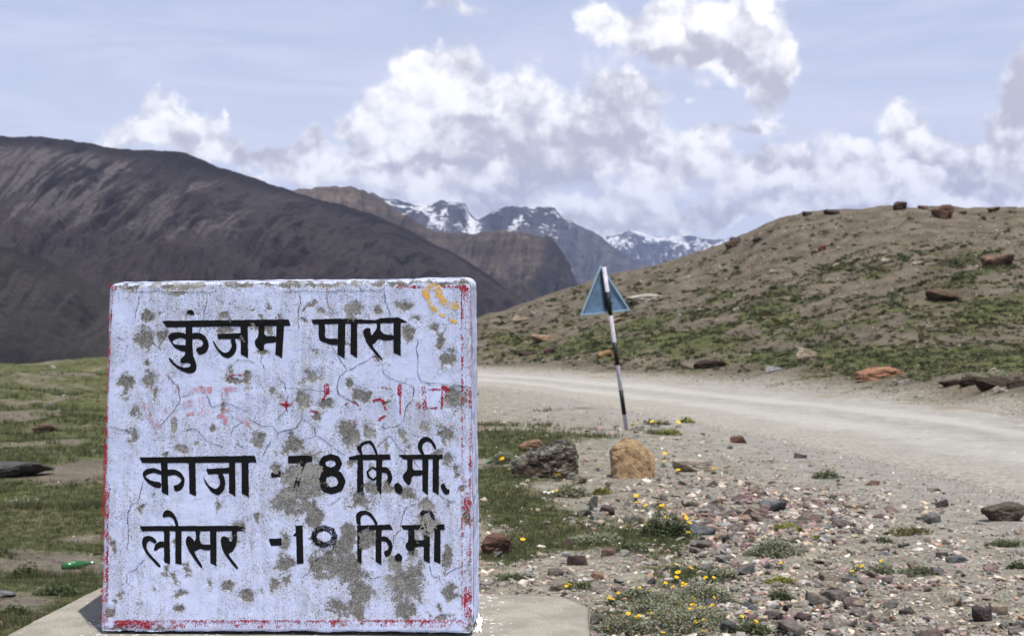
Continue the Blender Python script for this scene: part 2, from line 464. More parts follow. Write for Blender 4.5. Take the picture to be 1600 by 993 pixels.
def build_ground():
    # rows: about evenly spread in the picture, coarse elsewhere
    rows = [-14, -9, -6, -3.5, -1.5, 0.2, 1.4, 2.4, 3.2, 3.9, 4.4]
    y = 4.8
    while y < 130:
        rows.append(y); y += max(.012, min(y * y / (F * 1.9) * 2.6, .35 if y > 20 else .2))
    rows += list(np.geomspace(131, 17400, 70))
    Y = np.array(rows); aw = .80; A = np.sort(np.concatenate([np.linspace(-.36, .36, 420), np.linspace(-1.15, -.362, 34), np.linspace(.362, 1.15, 34)]))
    YY, AA = np.meshgrid(Y, A, indexing='ij')
    XX = AA * np.where(YY < 30, (YY + 14) * (1 - YY / 30 * .0) * np.clip(1 - (YY + 14) / 44, 0, 1) + YY * np.clip((YY + 14) / 44, 0, 1), YY)
    XX = np.where(YY < 30, AA * np.maximum(YY * 1.0 + 6 * np.clip(1 - YY / 30, 0, 1), 4.5), XX)
    sd = road_sd(XX, YY)
    Z = hs(XX, YY) + relief(XX, YY, sd)
    V = np.stack([XX, YY, Z], -1)
    g = grassiness(XX, YY, Z)
    px, py = project(V)
    road = np.where(beyond_road(XX, YY), sstep(.9, -.2, sd), sstep(3.0, -.2, sd))
    hillf = np.where(beyond_road(XX, YY), sstep(.3, 1.6, sd), 0) * sstep(430, 640, px + 120 * fbm(XX / 4, YY / 4, 3, 59))
    tan = np.maximum(hillf, .75 * sstep(740, 560, px + 120 * fbm(XX / 2.5, YY / 2.5, 3, 60)))
    me = mesh_arrays('ground', V.reshape(-1, 3), grid_faces(len(Y), len(A)), {'grass': g.ravel(), 'road': road.ravel(), 'tan': tan.ravel()}, smooth=True)
    m, T, b = material('ground_soil')
    P = T.new('ShaderNodeNewGeometry').outputs['Position']
    n1 = T.noise(P, .8, 6, .6); n2 = T.noise(P, 6, 6, .65); n3 = T.noise(P, 45, 4, .7)
    grey = T.mix(T.ramp(n2, .3, .7), (.200, .184, .146), (.345, .322, .262))
    tanc = T.mix(T.ramp(n1, .35, .65), (.100, .084, .064), (.176, .150, .116))
    tanc = T.mix(T.math('MULTIPLY', T.ramp(n2, .55, .7), .5), tanc, (.21, .17, .12))
    c = T.mix(T.attr('tan'), grey, tanc)
    # gravel chips: cells of their own tint
    vo = T.new('ShaderNodeTexVoronoi'); vo.inputs['Scale'].default_value = 34; T.l.new(P, vo.inputs['Vector'])
    chip = T.mix(.6, (.16, .145, .14), vo.outputs['Color'], 'SOFT_LIGHT')
    hsv = T.new('ShaderNodeHueSaturation'); hsv.inputs['Saturation'].default_value = .26; hsv.inputs['Value'].default_value = .62; T.l.new(vo.outputs['Color'], hsv.inputs['Color'])
    c = T.mix(T.math('MULTIPLY', T.ramp(n3, .40, .58), .8), c, T.vm('MULTIPLY', c, T.scale(hsv.outputs[0], 2.6)))
    c = T.mix(T.math('MULTIPLY', T.ramp(n3, .44, .33), .75), c, (.06, .052, .042))
    c = T.mix(T.math('MULTIPLY', T.attr('road'), .75), c, T.mix(T.ramp(n2, .3, .7), (.30, .285, .26), (.42, .40, .365)))
    gf = T.math('MULTIPLY_ADD', T.math('SUBTRACT', T.noise(P, 9, 5, .7), .5), 1.3, T.attr('grass'))
    gcol = T.mix(T.ramp(n2, .3, .7), (.060, .072, .028), (.135, .145, .066))
    gcol = T.mix(T.math('MULTIPLY', T.ramp(n1, .5, .7), .5), gcol, (.20, .175, .095))
    c = T.mix(T.ramp(gf, .42, .72), c, gcol)
    T.l.new(c, b.inputs['Base Color']); b.inputs['Roughness'].default_value = 1; b.inputs['Specular IOR Level'].default_value = .1
    bump(T, b, T.math('ADD', T.math('MULTIPLY', n2, .6), T.math('ADD', n3, T.math('MULTIPLY', vo.outputs['Distance'], -.6))), .9, .04)
    tag(link('ground', me, m), kind='structure')


build_ground()


def build_road():
    n, k = 320, 70
    t = np.linspace(0, 1, k)
    P = EN[:, None] * (1 - t)[None, :, None] + EF[:, None] * t[None, :, None]
    x, y = P[..., 0], P[..., 1]
    wv = .05 * fbm(np.arange(n)[:, None] / 45., np.zeros((n, 1)), 3, 79)
    rut = .85 * np.exp(-((t[None] - .34 - wv) / .13) ** 2) + np.exp(-((t[None] - .70 - wv) / .11) ** 2)
    z = hs(x, y) + .012 * fbm(x / .5, y / .5, 3, 71) + .02 * fbm(x / 2.4, y / 2.4, 3, 72) - .022 * rut + .03 * np.sin(np.pi * t)[None] + .008
    edge = np.minimum(t, 1 - t); z = z - .13 * sstep(.05, 0, edge)[None] + .035 * fbm(x / 1.3, y / 1.3, 3, 77) * sstep(.16, .02, edge)[None]
    me = mesh_arrays('road', np.stack([x, y, z], -1).reshape(-1, 3), grid_faces(n, k),
                     {'across': np.broadcast_to(t, (n, k)).ravel(), 'rut': rut.ravel()}, smooth=True)
    m, T, b = material('dirt_road')
    Pn = T.new('ShaderNodeNewGeometry').outputs['Position']
    n2 = T.noise(Pn, 3, 7, .7); n3 = T.noise(Pn, 16, 6, .8); n4 = T.noise(Pn, .5, 4, .6)
    c = T.mix(T.ramp(n2, .3, .7), (.235, .226, .205), (.355, .342, .312))
    r = T.math('MULTIPLY_ADD', T.math('SUBTRACT', n4, .5), 1.2, T.attr('rut'))
    c = T.mix(T.math('MULTIPLY', T.ramp(r, .1, 1.05), .62), c, (.435, .418, .380))
    c = T.mix(T.math('MULTIPLY', T.ramp(n3, .53, .66), .5), c, (.52, .49, .43)); c = T.mix(T.math('MULTIPLY', T.ramp(n3, .46, .34), .65), c, (.13, .125, .12))
    e = T.math('MULTIPLY_ADD', T.math('SUBTRACT', n4, .5), .5, T.attr('across'))
    c = T.mix(T.ramp(e, .30, .04), c, T.mix(T.ramp(n3, .36, .62), (.19, .178, .150), (.40, .375, .32)))
    c = T.mix(T.ramp(e, .90, 1.0), c, (.24, .20, .145))
    T.l.new(c, b.inputs['Base Color']); b.inputs['Roughness'].default_value = 1
    bump(T, b, T.math('ADD', n3, n2), .7, .03)
    tag(link('road', me, m), kind='structure')


build_road()


# ------------------------------------------------------------------ mountains
def mountain_mat(name, dark, light, streak, stretch, snow=False, greens=None, bands=0.0, rock=None):
    m, T, b = material(name)
    P = T.new('ShaderNodeNewGeometry').outputs['Position']
    st = T.attr('streak'); n1 = T.noise(P, 6 / stretch, 7, .62); n2 = T.noise(P, 50 / stretch, 6, .65)
    c = T.mix(T.ramp(n1, .35, .65), dark, light)
    c = T.mix(T.math('MULTIPLY', T.ramp(T.math('MULTIPLY_ADD', T.math('SUBTRACT', n2, .5), .6, st), .45, .85), .8), c, streak)
    c = T.mix(T.math('MULTIPLY', T.ramp(n2, .46, .32), .5), c, tuple(v * .5 for v in dark))
    if greens: c = T.mix(T.math('MULTIPLY', T.ramp(T.noise(P, 3 / stretch, 5, .6), .52, .68), .6), c, greens)
    if bands:
        w = T.vm('MULTIPLY', P, (0.15 / stretch, .15 / stretch, bands / stretch))
        nb = T.noise(w, 10, 4, .6, .6); c = T.mix(T.math('MULTIPLY', T.ramp(nb, .5, .62), .55), c, tuple(v * .55 for v in dark))
    if rock: c = T.mix(T.math('MULTIPLY', T.attr('rock'), T.ramp(n1, .2, .5, .6, 1)), c, rock)
    if snow:
        sn = T.math('MULTIPLY_ADD', T.math('SUBTRACT', T.noise(T.vm('MULTIPLY', P, (1, 1, 3.6)), 95 / stretch, 7, .75), .5), 2.4, T.attr('snow'))
        c = T.mix(T.ramp(sn, .46, .66, 0, .92), c, (.85, .87, .92))
    T.l.new(c, b.inputs['Base Color']); b.inputs['Roughness'].default_value = 1; b.inputs['Specular IOR Level'].default_value = .05
    bump(T, b, n2, .9, stretch * .022)
    return m


def mountain(sky, base_row, Yc, Yb, mat, amp, gull, skew=0.0, jag=0.0, gexp=1.2, nx=420, ny=150, seed=0, snowf=None, cliff=0.0, rockf=None, lines=0, sw=1.0):
    sx = np.array([p[0] for p in sky], float); sy = np.array([p[1] for p in sky], float)
    X = np.linspace(sx[0], sx[-1], nx); crest = pchip(sx, sy, X)
    a = (X - CX) / F
    t = np.concatenate([np.linspace(0, 1, ny), np.linspace(1, 1.2, 14)[1:]])
    tt = t[:, None]; ycr = Yc * (1 + .03 * fbm(a * 40, a * 0, 3, seed + 5))[None]
    zc = -slope_of(crest)[None] * ycr
    br = np.interp(X, [sx[0], sx[-1]], base_row) if isinstance(base_row, (tuple, list)) else np.full(nx, float(base_row))
    zb = -slope_of(br)[None] * Yb
    Yv = Yb + (ycr - Yb) * tt
    up = np.clip(tt, 0, 1)
    g = up ** gexp
    if cliff:                                   # a steep band under the top
        g = (1 - cliff) * g + cliff * sstep(.72, .86, up + .05 * fbm(a * 60, a * 3, 3, seed + 8)[None])
    z = zb + (zc - zb) * g
    z = np.where(tt > 1, zc - (tt - 1) * (ycr - Yb) * .5, z)
    env = np.sin(np.pi * np.clip(tt, 0, 1) ** .8) ** .7
    q = a[None] * gull + skew * (1 - tt)
    ridge = 1 - np.abs(fbm(q + .4 * fbm(q * .5, tt * 3, 3, seed + 2), tt * 1.6, 5, seed + 1, .55)) * 2
    fine = fbm(q * 4, tt * 9, 5, seed + 3, .6)
    z = z + env * amp * (ridge - .6) + env * amp * .25 * fine
    z = z + jag * fbm(np.broadcast_to(a[None] * gull * 6, z.shape), tt * 2, 5, seed + 7, .65) * sstep(.8, 1, up)
    Xw = a[None] * Yv
    streak = .30 + .95 * fbm(q * 13 + .25 * fine, tt * 1.5, 5, seed + 11, .75) + .55 * fbm(q * 1.1, tt * 3, 3, seed + 12)
    if lines:
        fan = .75 * fbm(q * 15 + .03 * fine, tt * .5, 5, seed + 21, .7) + .45 * fbm(q * 5, tt * .7, 3, seed + 22); crag = fbm(q * 3.2 + .15 * fine, tt * 6, 4, seed + 23, .6); broad = fbm(q * .9, tt * 2.2, 3, seed + 24)
        zone = sstep(620, 160, X)[None] * sstep(1.0, .84, up) * sstep(.36, .58, up)
        streak = zone * (.50 + .85 * fan - .8 * sstep(.15, .5, crag) * sstep(.55, .75, up)) + (1 - zone) * (.10 + .40 * fan * sstep(.3, .6, up)) + .22 * broad
        rk = .75 * sstep(.14, .5, crag - .9 * fan) * (.25 + .75 * sstep(.40, .62, up)) * sstep(1.0, .9, up) + sstep(.90, .97, up) * .7 + .8 * sstep(.1, .4, fbm(q * 1.4, tt * 14, 4, seed + 25, .6)) * np.exp(-((up - .46) / .10) ** 2) * sstep(330, 420, X)[None]
        at_rock = np.clip(rk, 0, 1)
    streak = streak * sstep(.12, .4, up) * sstep(1.02, .88, up) * sw + .12 * ridge
    V = np.stack([Xw, np.broadcast_to(Yv, z.shape), z + ZC], -1)
    at = {'streak': streak.ravel()}
    if snowf is not None: at['snow'] = snowf(np.broadcast_to(X[None], z.shape), np.broadcast_to(tt, z.shape), ridge, fine).ravel()
    if lines: at['rock'] = at_rock.ravel()
    if rockf: at['rock'] = np.clip(rockf(np.broadcast_to(X[None], z.shape), np.broadcast_to(tt, z.shape), ridge, fine), 0, 1).ravel()
    me = mesh_arrays('mountain', V.reshape(-1, 3), grid_faces(len(t), nx), at, smooth=True)
    return tag(link('mountain', me, mat), kind='structure')


# scree mountain filling the left, its cloud shadow painted into the rock colours
m_dark = mountain_mat('cloud_shaded_scree', (.041, .034, .037), (.064, .054, .055), (.136, .119, .117), 900, greens=(.046, .043, .036), rock=(.018, .016, .018))
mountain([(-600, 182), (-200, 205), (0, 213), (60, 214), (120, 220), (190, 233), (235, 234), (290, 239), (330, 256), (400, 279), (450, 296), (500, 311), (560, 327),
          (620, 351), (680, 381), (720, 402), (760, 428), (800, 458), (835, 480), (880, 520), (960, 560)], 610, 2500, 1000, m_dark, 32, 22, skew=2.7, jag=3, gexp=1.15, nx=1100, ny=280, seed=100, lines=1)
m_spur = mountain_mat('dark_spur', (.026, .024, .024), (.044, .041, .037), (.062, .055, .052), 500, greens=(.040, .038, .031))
mountain([(-900, 300), (-300, 345), (0, 384), (60, 402), (120, 432), (170, 462), (240, 500), (330, 535), (460, 565), (600, 590)], 620, 1150, 700, m_spur, 8, 26, skew=1.4, jag=2, nx=300, ny=110, seed=130)
# brown terraced mountain with the dark cliff at its right end
m_brown = mountain_mat('brown_rock', (.090, .072, .060), (.185, .148, .115), (.25, .20, .155), 1500, greens=(.085, .08, .06), bands=5, rock=(.048, .042, .042))
mountain([(380, 330), (470, 298), (500, 294), (545, 294), (580, 306), (620, 330), (660, 352), (700, 364), (760, 364), (800, 366), (850, 372), (872, 386), (888, 415), (902, 445), (920, 470), (960, 510)],
         560, 4600, 2700, m_brown, 150, 26, skew=1.6, sw=.5, jag=8, gexp=1.0, nx=420, ny=150, seed=160, cliff=.3, rockf=lambda X, t, r, f: sstep(838, 868, X + 14 * f + 30 * (1 - t)) + .45 * sstep(.55, .3, t + .15 * f))


def snow_a(X, t, ridge, fine):
    v = -.04 + .42 * sstep(.60, .95, t) + .45 * fine + .2 * (ridge - .6) + .75 * fbm(X * .035, t * 26, 3, 301)
    v = v - .16 * sstep(680, 790, X) - .5 * sstep(880, 930, X) - .5 * sstep(.55, .4, t)
    return v


m_snow = mountain_mat('snowy_rock', (.066, .068, .084), (.105, .106, .120), (.14, .135, .135), 4500, snow=True, bands=2)
mountain([(400, 360), (480, 330), (560, 312), (581, 301), (592, 306), (604, 311), (625, 313), (650, 319), (672, 320), (690, 313), (702, 316), (726, 319), (733, 331), (745, 341), (755, 338), (775, 328),
          (790, 323), (830, 323), (862, 322), (872, 331), (890, 345), (930, 364), (960, 386), (1000, 408), (1030, 418), (1080, 435)], 520, 9500, 6500, m_snow, 120, 30, skew=.8, jag=10, gexp=.95, nx=700, ny=170, seed=190, snowf=snow_a, cliff=.3)


def snow_b(X, t, ridge, fine):
    return .0 + .48 * sstep(.45, .95, t) + .75 * fbm(X * .05, t * 20, 3, 302) + .45 * fine + .2 * (ridge - .6) - .2 * sstep(.5, .3, t)


mountain([(820, 400), (900, 385), (945, 369), (970, 362), (988, 360), (1005, 364), (1025, 371), (1050, 369), (1080, 370), (1110, 373), (1140, 373), (1180, 380), (1250, 372), (1350, 365), (1450, 372), (1540, 345), (1575, 328), (1592, 323), (1620, 322), (1700, 350), (1900, 370)],
         470, 16000, 12000, m_snow, 210, 40, skew=.8, jag=24, gexp=.95, nx=800, ny=150, seed=220, snowf=snow_b)


# ------------------------------------------------------------------ the concrete milestone
YF, YAW, LEAN = 3.96, math.tan(math.radians(2.2)), .030
_c0 = np.array([-.59, YF, ZC - .96])
_n = np.array([YAW, 1.0, -LEAN]); _n /= np.linalg.norm(_n)          # face plane normal (points away from the eye)


def face_pt(px, py):
    r = ray(px, py); k = ((_c0 - np.array([0, 0, ZC])) @ _n) / (r @ _n)
    return np.array([0, 0, ZC]) + r * k[..., None]


ZP = {1: (140, 420, 4.966), 2: (440, 420, 4.966), 3: (140, 600, 4.966), 4: (440, 600, 4.966), 5: (140, 790, 4.89), 6: (440, 790, 4.89)}
def zp(k, x, y): ox, oy, s = ZP[k]; return ox + x / s, oy + y / s

FL = {1: [(440, 370, 52, 42), (435, 540, 80, 85), (545, 345, 18, 16), (605, 280, 17, 14), (680, 310, 13, 12), (740, 365, 42, 36), (840, 360, 38, 28), (930, 355, 17, 18), (1045, 385, 52, 36), (1050, 470, 80, 28),
          (1380, 310, 26, 42), (1370, 470, 46, 52), (1485, 385, 36, 36), (1290, 440, 30, 42), (1340, 385, 26, 26), (1030, 265, 16, 40), (990, 235, 16, 26), (285, 880, 62, 52), (275, 960, 32, 42), (475, 850, 50, 70),
          (435, 730, 25, 25), (1215, 850, 40, 60), (1100, 865, 60, 25), (1420, 950, 40, 40), (790, 140, 130, 28), (350, 140, 110, 26), (690, 190, 70, 20), (560, 520, 40, 60), (1130, 300, 14, 22), (1260, 305, 16, 12), (1350, 655, 50, 18)],
      2: [(235, 840, 88, 66), (260, 645, 38, 26), (245, 275, 42, 24), (300, 325, 30, 20), (360, 345, 20, 16), (590, 320, 72, 56), (555, 380, 50, 26), (740, 310, 36, 46), (650, 380, 42, 30), (960, 280, 62, 46), (1035, 385, 38, 26),
          (985, 500, 50, 60), (1190, 460, 50, 40), (1240, 600, 40, 80), (1300, 690, 60, 80), (540, 890, 40, 40), (620, 950, 40, 50), (160, 985, 62, 34), (740, 430, 22, 32), (100, 115, 130, 18), (420, 130, 120, 18), (800, 105, 160, 12), (700, 105, 90, 12), (730, 700, 40, 20), (170, 400, 30, 14), (500, 580, 24, 30)],
      3: [(340, 400, 46, 62), (500, 380, 20, 60), (730, 510, 42, 42), (960, 355, 36, 26), (825, 455, 26, 24), (1310, 430, 52, 54), (1545, 430, 46, 46), (1540, 500, 42, 32), (1430, 60, 40, 40), (1045, 170, 26, 50), (580, 540, 32, 16),
          (280, 545, 13, 18), (1450, 660, 40, 55), (515, 80, 22, 60), (1560, 960, 60, 80), (890, 572, 28, 16), (480, 865, 14, 40), (990, 930, 16, 60), (1480, 120, 40, 40), (660, 330, 22, 90), (350, 230, 40, 60)],
      4: [(160, 120, 60, 62), (320, 160, 75, 46), (50, 410, 46, 46), (100, 480, 80, 50), (530, 400, 70, 80), (670, 370, 52, 62), (200, 740, 110, 130), (265, 800, 60, 80), (130, 830, 90, 100), (550, 620, 40, 40), (1110, 330, 42, 62),
          (1290, 390, 70, 60), (1350, 130, 62, 90), (1300, 600, 50, 70), (1370, 680, 36, 50), (1405, 820, 32, 42), (820, 830, 50, 60), (690, 800, 50, 60), (640, 900, 90, 60), (1000, 850, 50, 60), (1130, 950, 50, 50), (600, 60, 60, 60),
          (640, 90, 50, 60), (700, 640, 26, 30), (1215, 530, 36, 24), (820, 150, 40, 26), (280, 270, 30, 60), (940, 400, 22, 70), (820, 470, 24, 50), (990, 490, 20, 40), (60, 720, 80, 60), (40, 920, 90, 70), (200, 940, 60, 50)],
      5: [(160, 285, 26, 42), (235, 680, 26, 32), (140, 805, 50, 42), (590, 500, 26, 50), (650, 540, 36, 60), (745, 490, 26, 50), (1150, 140, 50, 42), (910, 580, 30, 50), (700, 670, 60, 30), (1200, 670, 70, 50), (1050, 610, 40, 40),
          (1290, 90, 26, 50), (1425, 470, 20, 30), (690, 790, 40, 30), (480, 630, 26, 30), (1110, 250, 40, 60), (380, 760, 30, 30), (1500, 560, 40, 60), (1400, 610, 30, 60), (180, 360, 20, 40), (185, 740, 20, 30), (240, 940, 150, 18), (500, 940, 90, 10)],
      6: [(350, 430, 90, 110), (480, 470, 90, 100), (560, 540, 70, 50), (600, 670, 80, 80), (440, 790, 90, 60), (560, 790, 80, 70), (900, 620, 80, 110), (1000, 560, 60, 140), (940, 790, 60, 60), (870, 480, 40, 60), (1110, 160, 66, 95),
          (1270, 400, 40, 100), (1290, 640, 46, 60), (1310, 690, 52, 32), (1215, 775, 26, 36), (1118, 830, 16, 26), (660, 280, 60, 110), (30, 270, 50, 60), (250, 100, 60, 90), (1420, 90, 36, 50), (90, 60, 60, 60), (1230, 850, 80, 24),
          (1440, 920, 40, 50), (520, 230, 60, 90), (430, 330, 80, 80), (1100, 40, 50, 50), (30, 450, 60, 80)]}
FLAKES = []
for k, lst in FL.items():
    s = ZP[k][2]
    for q, (x, y, rx, ry) in enumerate(lst):
        e = 1.28 if (k == 6 and q < 11) or (k == 4 and rx * ry > 5000) else 1.0
        FLAKES.append((*zp(k, x, y), rx * e / s, ry * e / s))


for q in range(30): FLAKES.append((185 + 18.5 * q + 7 * random.random(), 447 - .012 * 18 * q + 2 * random.random(), 6 + 14 * random.random(), 2.5 + 3.5 * random.random()))
for q in range(46): FLAKES.append((180 + 540 * random.random(), 470 + 490 * random.random(), 1.5 + 4 * random.random() ** 2, 2 + 5 * random.random() ** 2))


def flake(px, py):
    wx = px + 7.5 * fbm(px / 13, py / 13, 4, 81, .65); wy = py + 7.5 * fbm(px / 13 + 50, py / 13, 4, 82, .65)
    f = np.zeros(np.shape(px))
    for (x, y, rx, ry) in FLAKES:
        d = np.sqrt(((wx - x) / rx) ** 2 + ((wy - y) / ry) ** 2)
        big = min(1.0, .60 + (rx * ry) ** .5 / 34)
        f = np.maximum(f, np.clip(1.12 - d * .62, 0, .92) * big)
    return f * (.72 + .5 * vnoise(px / 30, py / 30, 83)) 


def face_relief(px, py, fl=None):
    if fl is None: fl = flake(px, py)
    return .0012 * fbm(px / 60, py / 60, 3, 85) + .0006 * fbm(px / 14, py / 14, 2, 86) + .0013 * sstep(.35, .7, fl)


def flake_nodes(T, Pn):
    n1 = T.noise(Pn, 34, 6, .70); n2 = T.noise(Pn, 150, 6, .75); n3 = T.noise(Pn, 330, 3, .7)
    f = T.math('MULTIPLY_ADD', T.math('SUBTRACT', n1, .5), 2.1, T.attr('flake')); f = T.math('MULTIPLY_ADD', T.math('SUBTRACT', n2, .5), 1.15, f)
    return n1, n2, n3, f


def build_sign():
    root = empty('distance_marker', (-.59, 4.05, ZC - .97), 'weathered whitewashed concrete distance marker block with black Devanagari lettering on slab', 'milestone')
    off = np.array(root.location)
    BL, BR, TR, TL = (157, 985), (740, 987), (735, 435), (170, 442)
    nu, nv = 330, 310
    s, t = np.meshgrid(np.linspace(0, 1, nu), np.linspace(0, 1, nv))
    # rounded corners at the top and softened ones at the bottom (in picture units, about 18 px)
    w, h, R = 580., 548., 16.
    x = s * w; y = t * h; rr = np.where(t > .5, R, 6.)
    ex = np.maximum(rr - np.minimum(x, w - x), 0); ey = np.maximum(rr - np.minimum(y, h - y), 0)
    L = np.hypot(ex, ey); k = np.where(L > rr, rr / np.maximum(L, 1e-6), 1.0)
    x = np.where(x < w / 2, rr - np.maximum(rr - x, 0) * k + np.maximum(x - rr, 0), w - (rr - np.maximum(rr - (w - x), 0) * k + np.maximum(w - x - rr, 0)))
    y = np.where(y < h / 2, rr - np.maximum(rr - y, 0) * k + np.maximum(y - rr, 0), h - (rr - np.maximum(rr - (h - y), 0) * k + np.maximum(h - y - rr, 0)))
    s2, t2 = x / w, y / h
    px = (1 - s2) * (1 - t2) * BL[0] + s2 * (1 - t2) * BR[0] + s2 * t2 * TR[0] + (1 - s2) * t2 * TL[0]
    py = (1 - s2) * (1 - t2) * BL[1] + s2 * (1 - t2) * BR[1] + s2 * t2 * TR[1] + (1 - s2) * t2 * TL[1]
    edge = np.minimum(np.minimum(s, 1 - s) * w, np.minimum(t, 1 - t) * h + np.where(t < .5, 3, 0))
    py = py + 1.6 * fbm(px / 30, py * 0, 4, 91) * sstep(.97, 1, t) + 2.2 * fbm(px / 22, py * 0, 4, 92) * sstep(.012, 0, t)
    px = px + 1.3 * fbm(py / 30, py * 0, 4, 93) * sstep(30, 0, np.minimum(s, 1 - s) * w)
    P = face_pt(px, py)
    fl = flake(px, py)
    r = 7.0; d = np.clip(edge, 0, r); roll = (r - np.sqrt(np.maximum(r * r - (r - d) ** 2, 0))) * 1.69e-3
    P[..., 1] += face_relief(px, py, fl) + roll
    V = [P.reshape(-1, 3)]; FLA = [fl.ravel()]; Fq = [grid_faces(nv, nu)]
    # sides and top run back 0.24 m from the rim
    idx = np.arange(nu * nv).reshape(nv, nu)
    rim = np.concatenate([idx[0, :-1], idx[:-1, -1], idx[-1, :0:-1], idx[:0:-1, 0]]); nr = len(rim)
    rp = V[0][rim]; base = nu * nv; prev = rim; nseg = 9
    for q in range(1, nseg + 1):
        f = q / nseg; p = rp.copy(); p[:, 1] += .24 * f; p[:, 0] += YAW * .24 * f
        wob = .0022 * fbm(p[:, 0] * 25 + p[:, 2] * 31, p[:, 1] * 25, 3, 95)
        cx0, cz0 = p[:, 0].mean(), p[:, 2].mean(); p[:, 0] += wob * np.sign(p[:, 0] - cx0); p[:, 2] += wob * (p[:, 2] > cz0)
        cur = base + np.arange(nr); base += nr; V.append(p)
        FLA.append(np.clip(.22 + .4 * fbm(p[:, 2] * 9 + p[:, 0] * 6, p[:, 1] * 30, 3, 96), 0, 1))
        Fq.append(np.stack([prev, cur, np.roll(cur, -1), np.roll(prev, -1)], 1)[:, ::-1]); prev = cur
    cpt = V[-1].mean(0)[None]; V.append(cpt); FLA.append(np.zeros(1)); V = np.concatenate(V); FLA = np.concatenate(FLA)
    quads = np.concatenate(Fq)
    tri = np.stack([prev, np.full(nr, base), np.roll(prev, -1), np.roll(prev, -1)], 1)
    tris = np.concatenate([quads[:, [0, 1, 2]], quads[:, [0, 2, 3]], tri[:, :3]])
    me = mesh_arrays('concrete_block', V - off, tris, {'flake': FLA}, smooth=True)
    m, T, b = material('flaking_whitewash')
    Pn = T.new('ShaderNodeNewGeometry').outputs['Position']
    n1, n2, n3, f = flake_nodes(T, Pn); n0 = T.noise(Pn, 5, 5, .6)
    drip = T.noise(T.vm('MULTIPLY', Pn, (60, 60, 7)), 1.0, 5, .65)
    dirt = T.math('MULTIPLY', T.ramp(n0, .38, .58), T.ramp(drip, .40, .62))
    mk = T.ramp(f, .48, .62); thin = T.ramp(f, .10, .52)
    paint = T.mix(T.ramp(n1, .3, .7), (.590, .660, .945), (.660, .725, .965))
    paint = T.mix(T.math('MULTIPLY', dirt, .44), paint, (.36, .36, .37))
    paint = T.mix(T.math('MULTIPLY', thin, .46), paint, (.44, .43, .39))
    conc = T.mix(T.ramp(n2, .40, .60), (.135, .133, .130), (.290, .286, .276))
    conc = T.mix(T.math('MULTIPLY', T.ramp(n0, .53, .60), .6), conc, (.40, .397, .372))
    c = T.mix(mk, paint, conc)
    pits = T.math('MULTIPLY', T.ramp(n3, .555, .615), T.ramp(T.math('ADD', T.math('ADD', n0, T.math('MULTIPLY', drip, .35)), T.math('MULTIPLY', thin, .36)), .48, .78))
    c = T.mix(T.math('MULTIPLY', pits, .85), c, (.055, .052, .047))
    geo = T.new('ShaderNodeNewGeometry')
    T.l.new(c, b.inputs['Base Color']); b.inputs['Roughness'].default_value = .95; b.inputs['Specular IOR Level'].default_value = .15
    hgt = T.math('SUBTRACT', T.math('MULTIPLY_ADD', n2, .35, T.math('MULTIPLY', n1, .5)), T.math('MULTIPLY', mk, .8))
    bump(T, b, T.math('SUBTRACT', hgt, T.math('MULTIPLY', pits, .4)), .75, .0030)
    link('concrete_block', me, m, root)
    return root, off


SIGN, SOFF = build_sign()


def chaikin(p):
    p = np.asarray(p, float); q = np.roll(p, -1, 0)
    return np.stack([.8 * p + .2 * q, .2 * p + .8 * q], 1).reshape(-1, 2)


def paint_mat(name, col, soft=0, rough=.6):
    """paint lying on the whitewash, gone where the plaster has flaked"""
    m, T, b = material(name)
    Pn = T.new('ShaderNodeNewGeometry').outputs['Position']
    n1, n2, n3, f = flake_nodes(T, Pn)
    gone = T.ramp(f, .62, .70)
    cov = T.attr('cover')                  # 1 solid .. 0 worn away
    w = T.math('MULTIPLY_ADD', T.math('SUBTRACT', n1, .5), 1.6, T.math('MULTIPLY_ADD', T.math('SUBTRACT', n3, .5), 2.2, cov))
    keep = T.ramp(w, .38, 1.0) if soft else T.ramp(w, .50, .64)
    a = T.math('MULTIPLY', keep, T.math('SUBTRACT', 1.0, gone))
    T.l.new(T.mix(T.ramp(n2, .4, .7), col, tuple(min(1, v * 1.5 + .004) for v in col)), b.inputs['Base Color'])
    b.inputs['Roughness'].default_value = rough; b.inputs['Specular IOR Level'].default_value = .12
    tr = T.new('ShaderNodeBsdfTransparent'); mx = T.new('ShaderNodeMixShader'); T.l.new(a, mx.inputs[0]); T.l.new(tr.outputs[0], mx.inputs[1]); T.l.new(b.outputs[0], mx.inputs[2])
    T.l.new(mx.outputs[0], T.n['Material Output'].inputs[0])
    return m


M_BLACK = paint_mat('black_paint', (.006, .006, .007))
M_RED = paint_mat('red_paint', (.30, .018, .032))
M_PINK = paint_mat('faded_red_paint', (.52, .24, .29), soft=1)
M_YELLOW = paint_mat('yellow_paint', (.72, .42, .06))


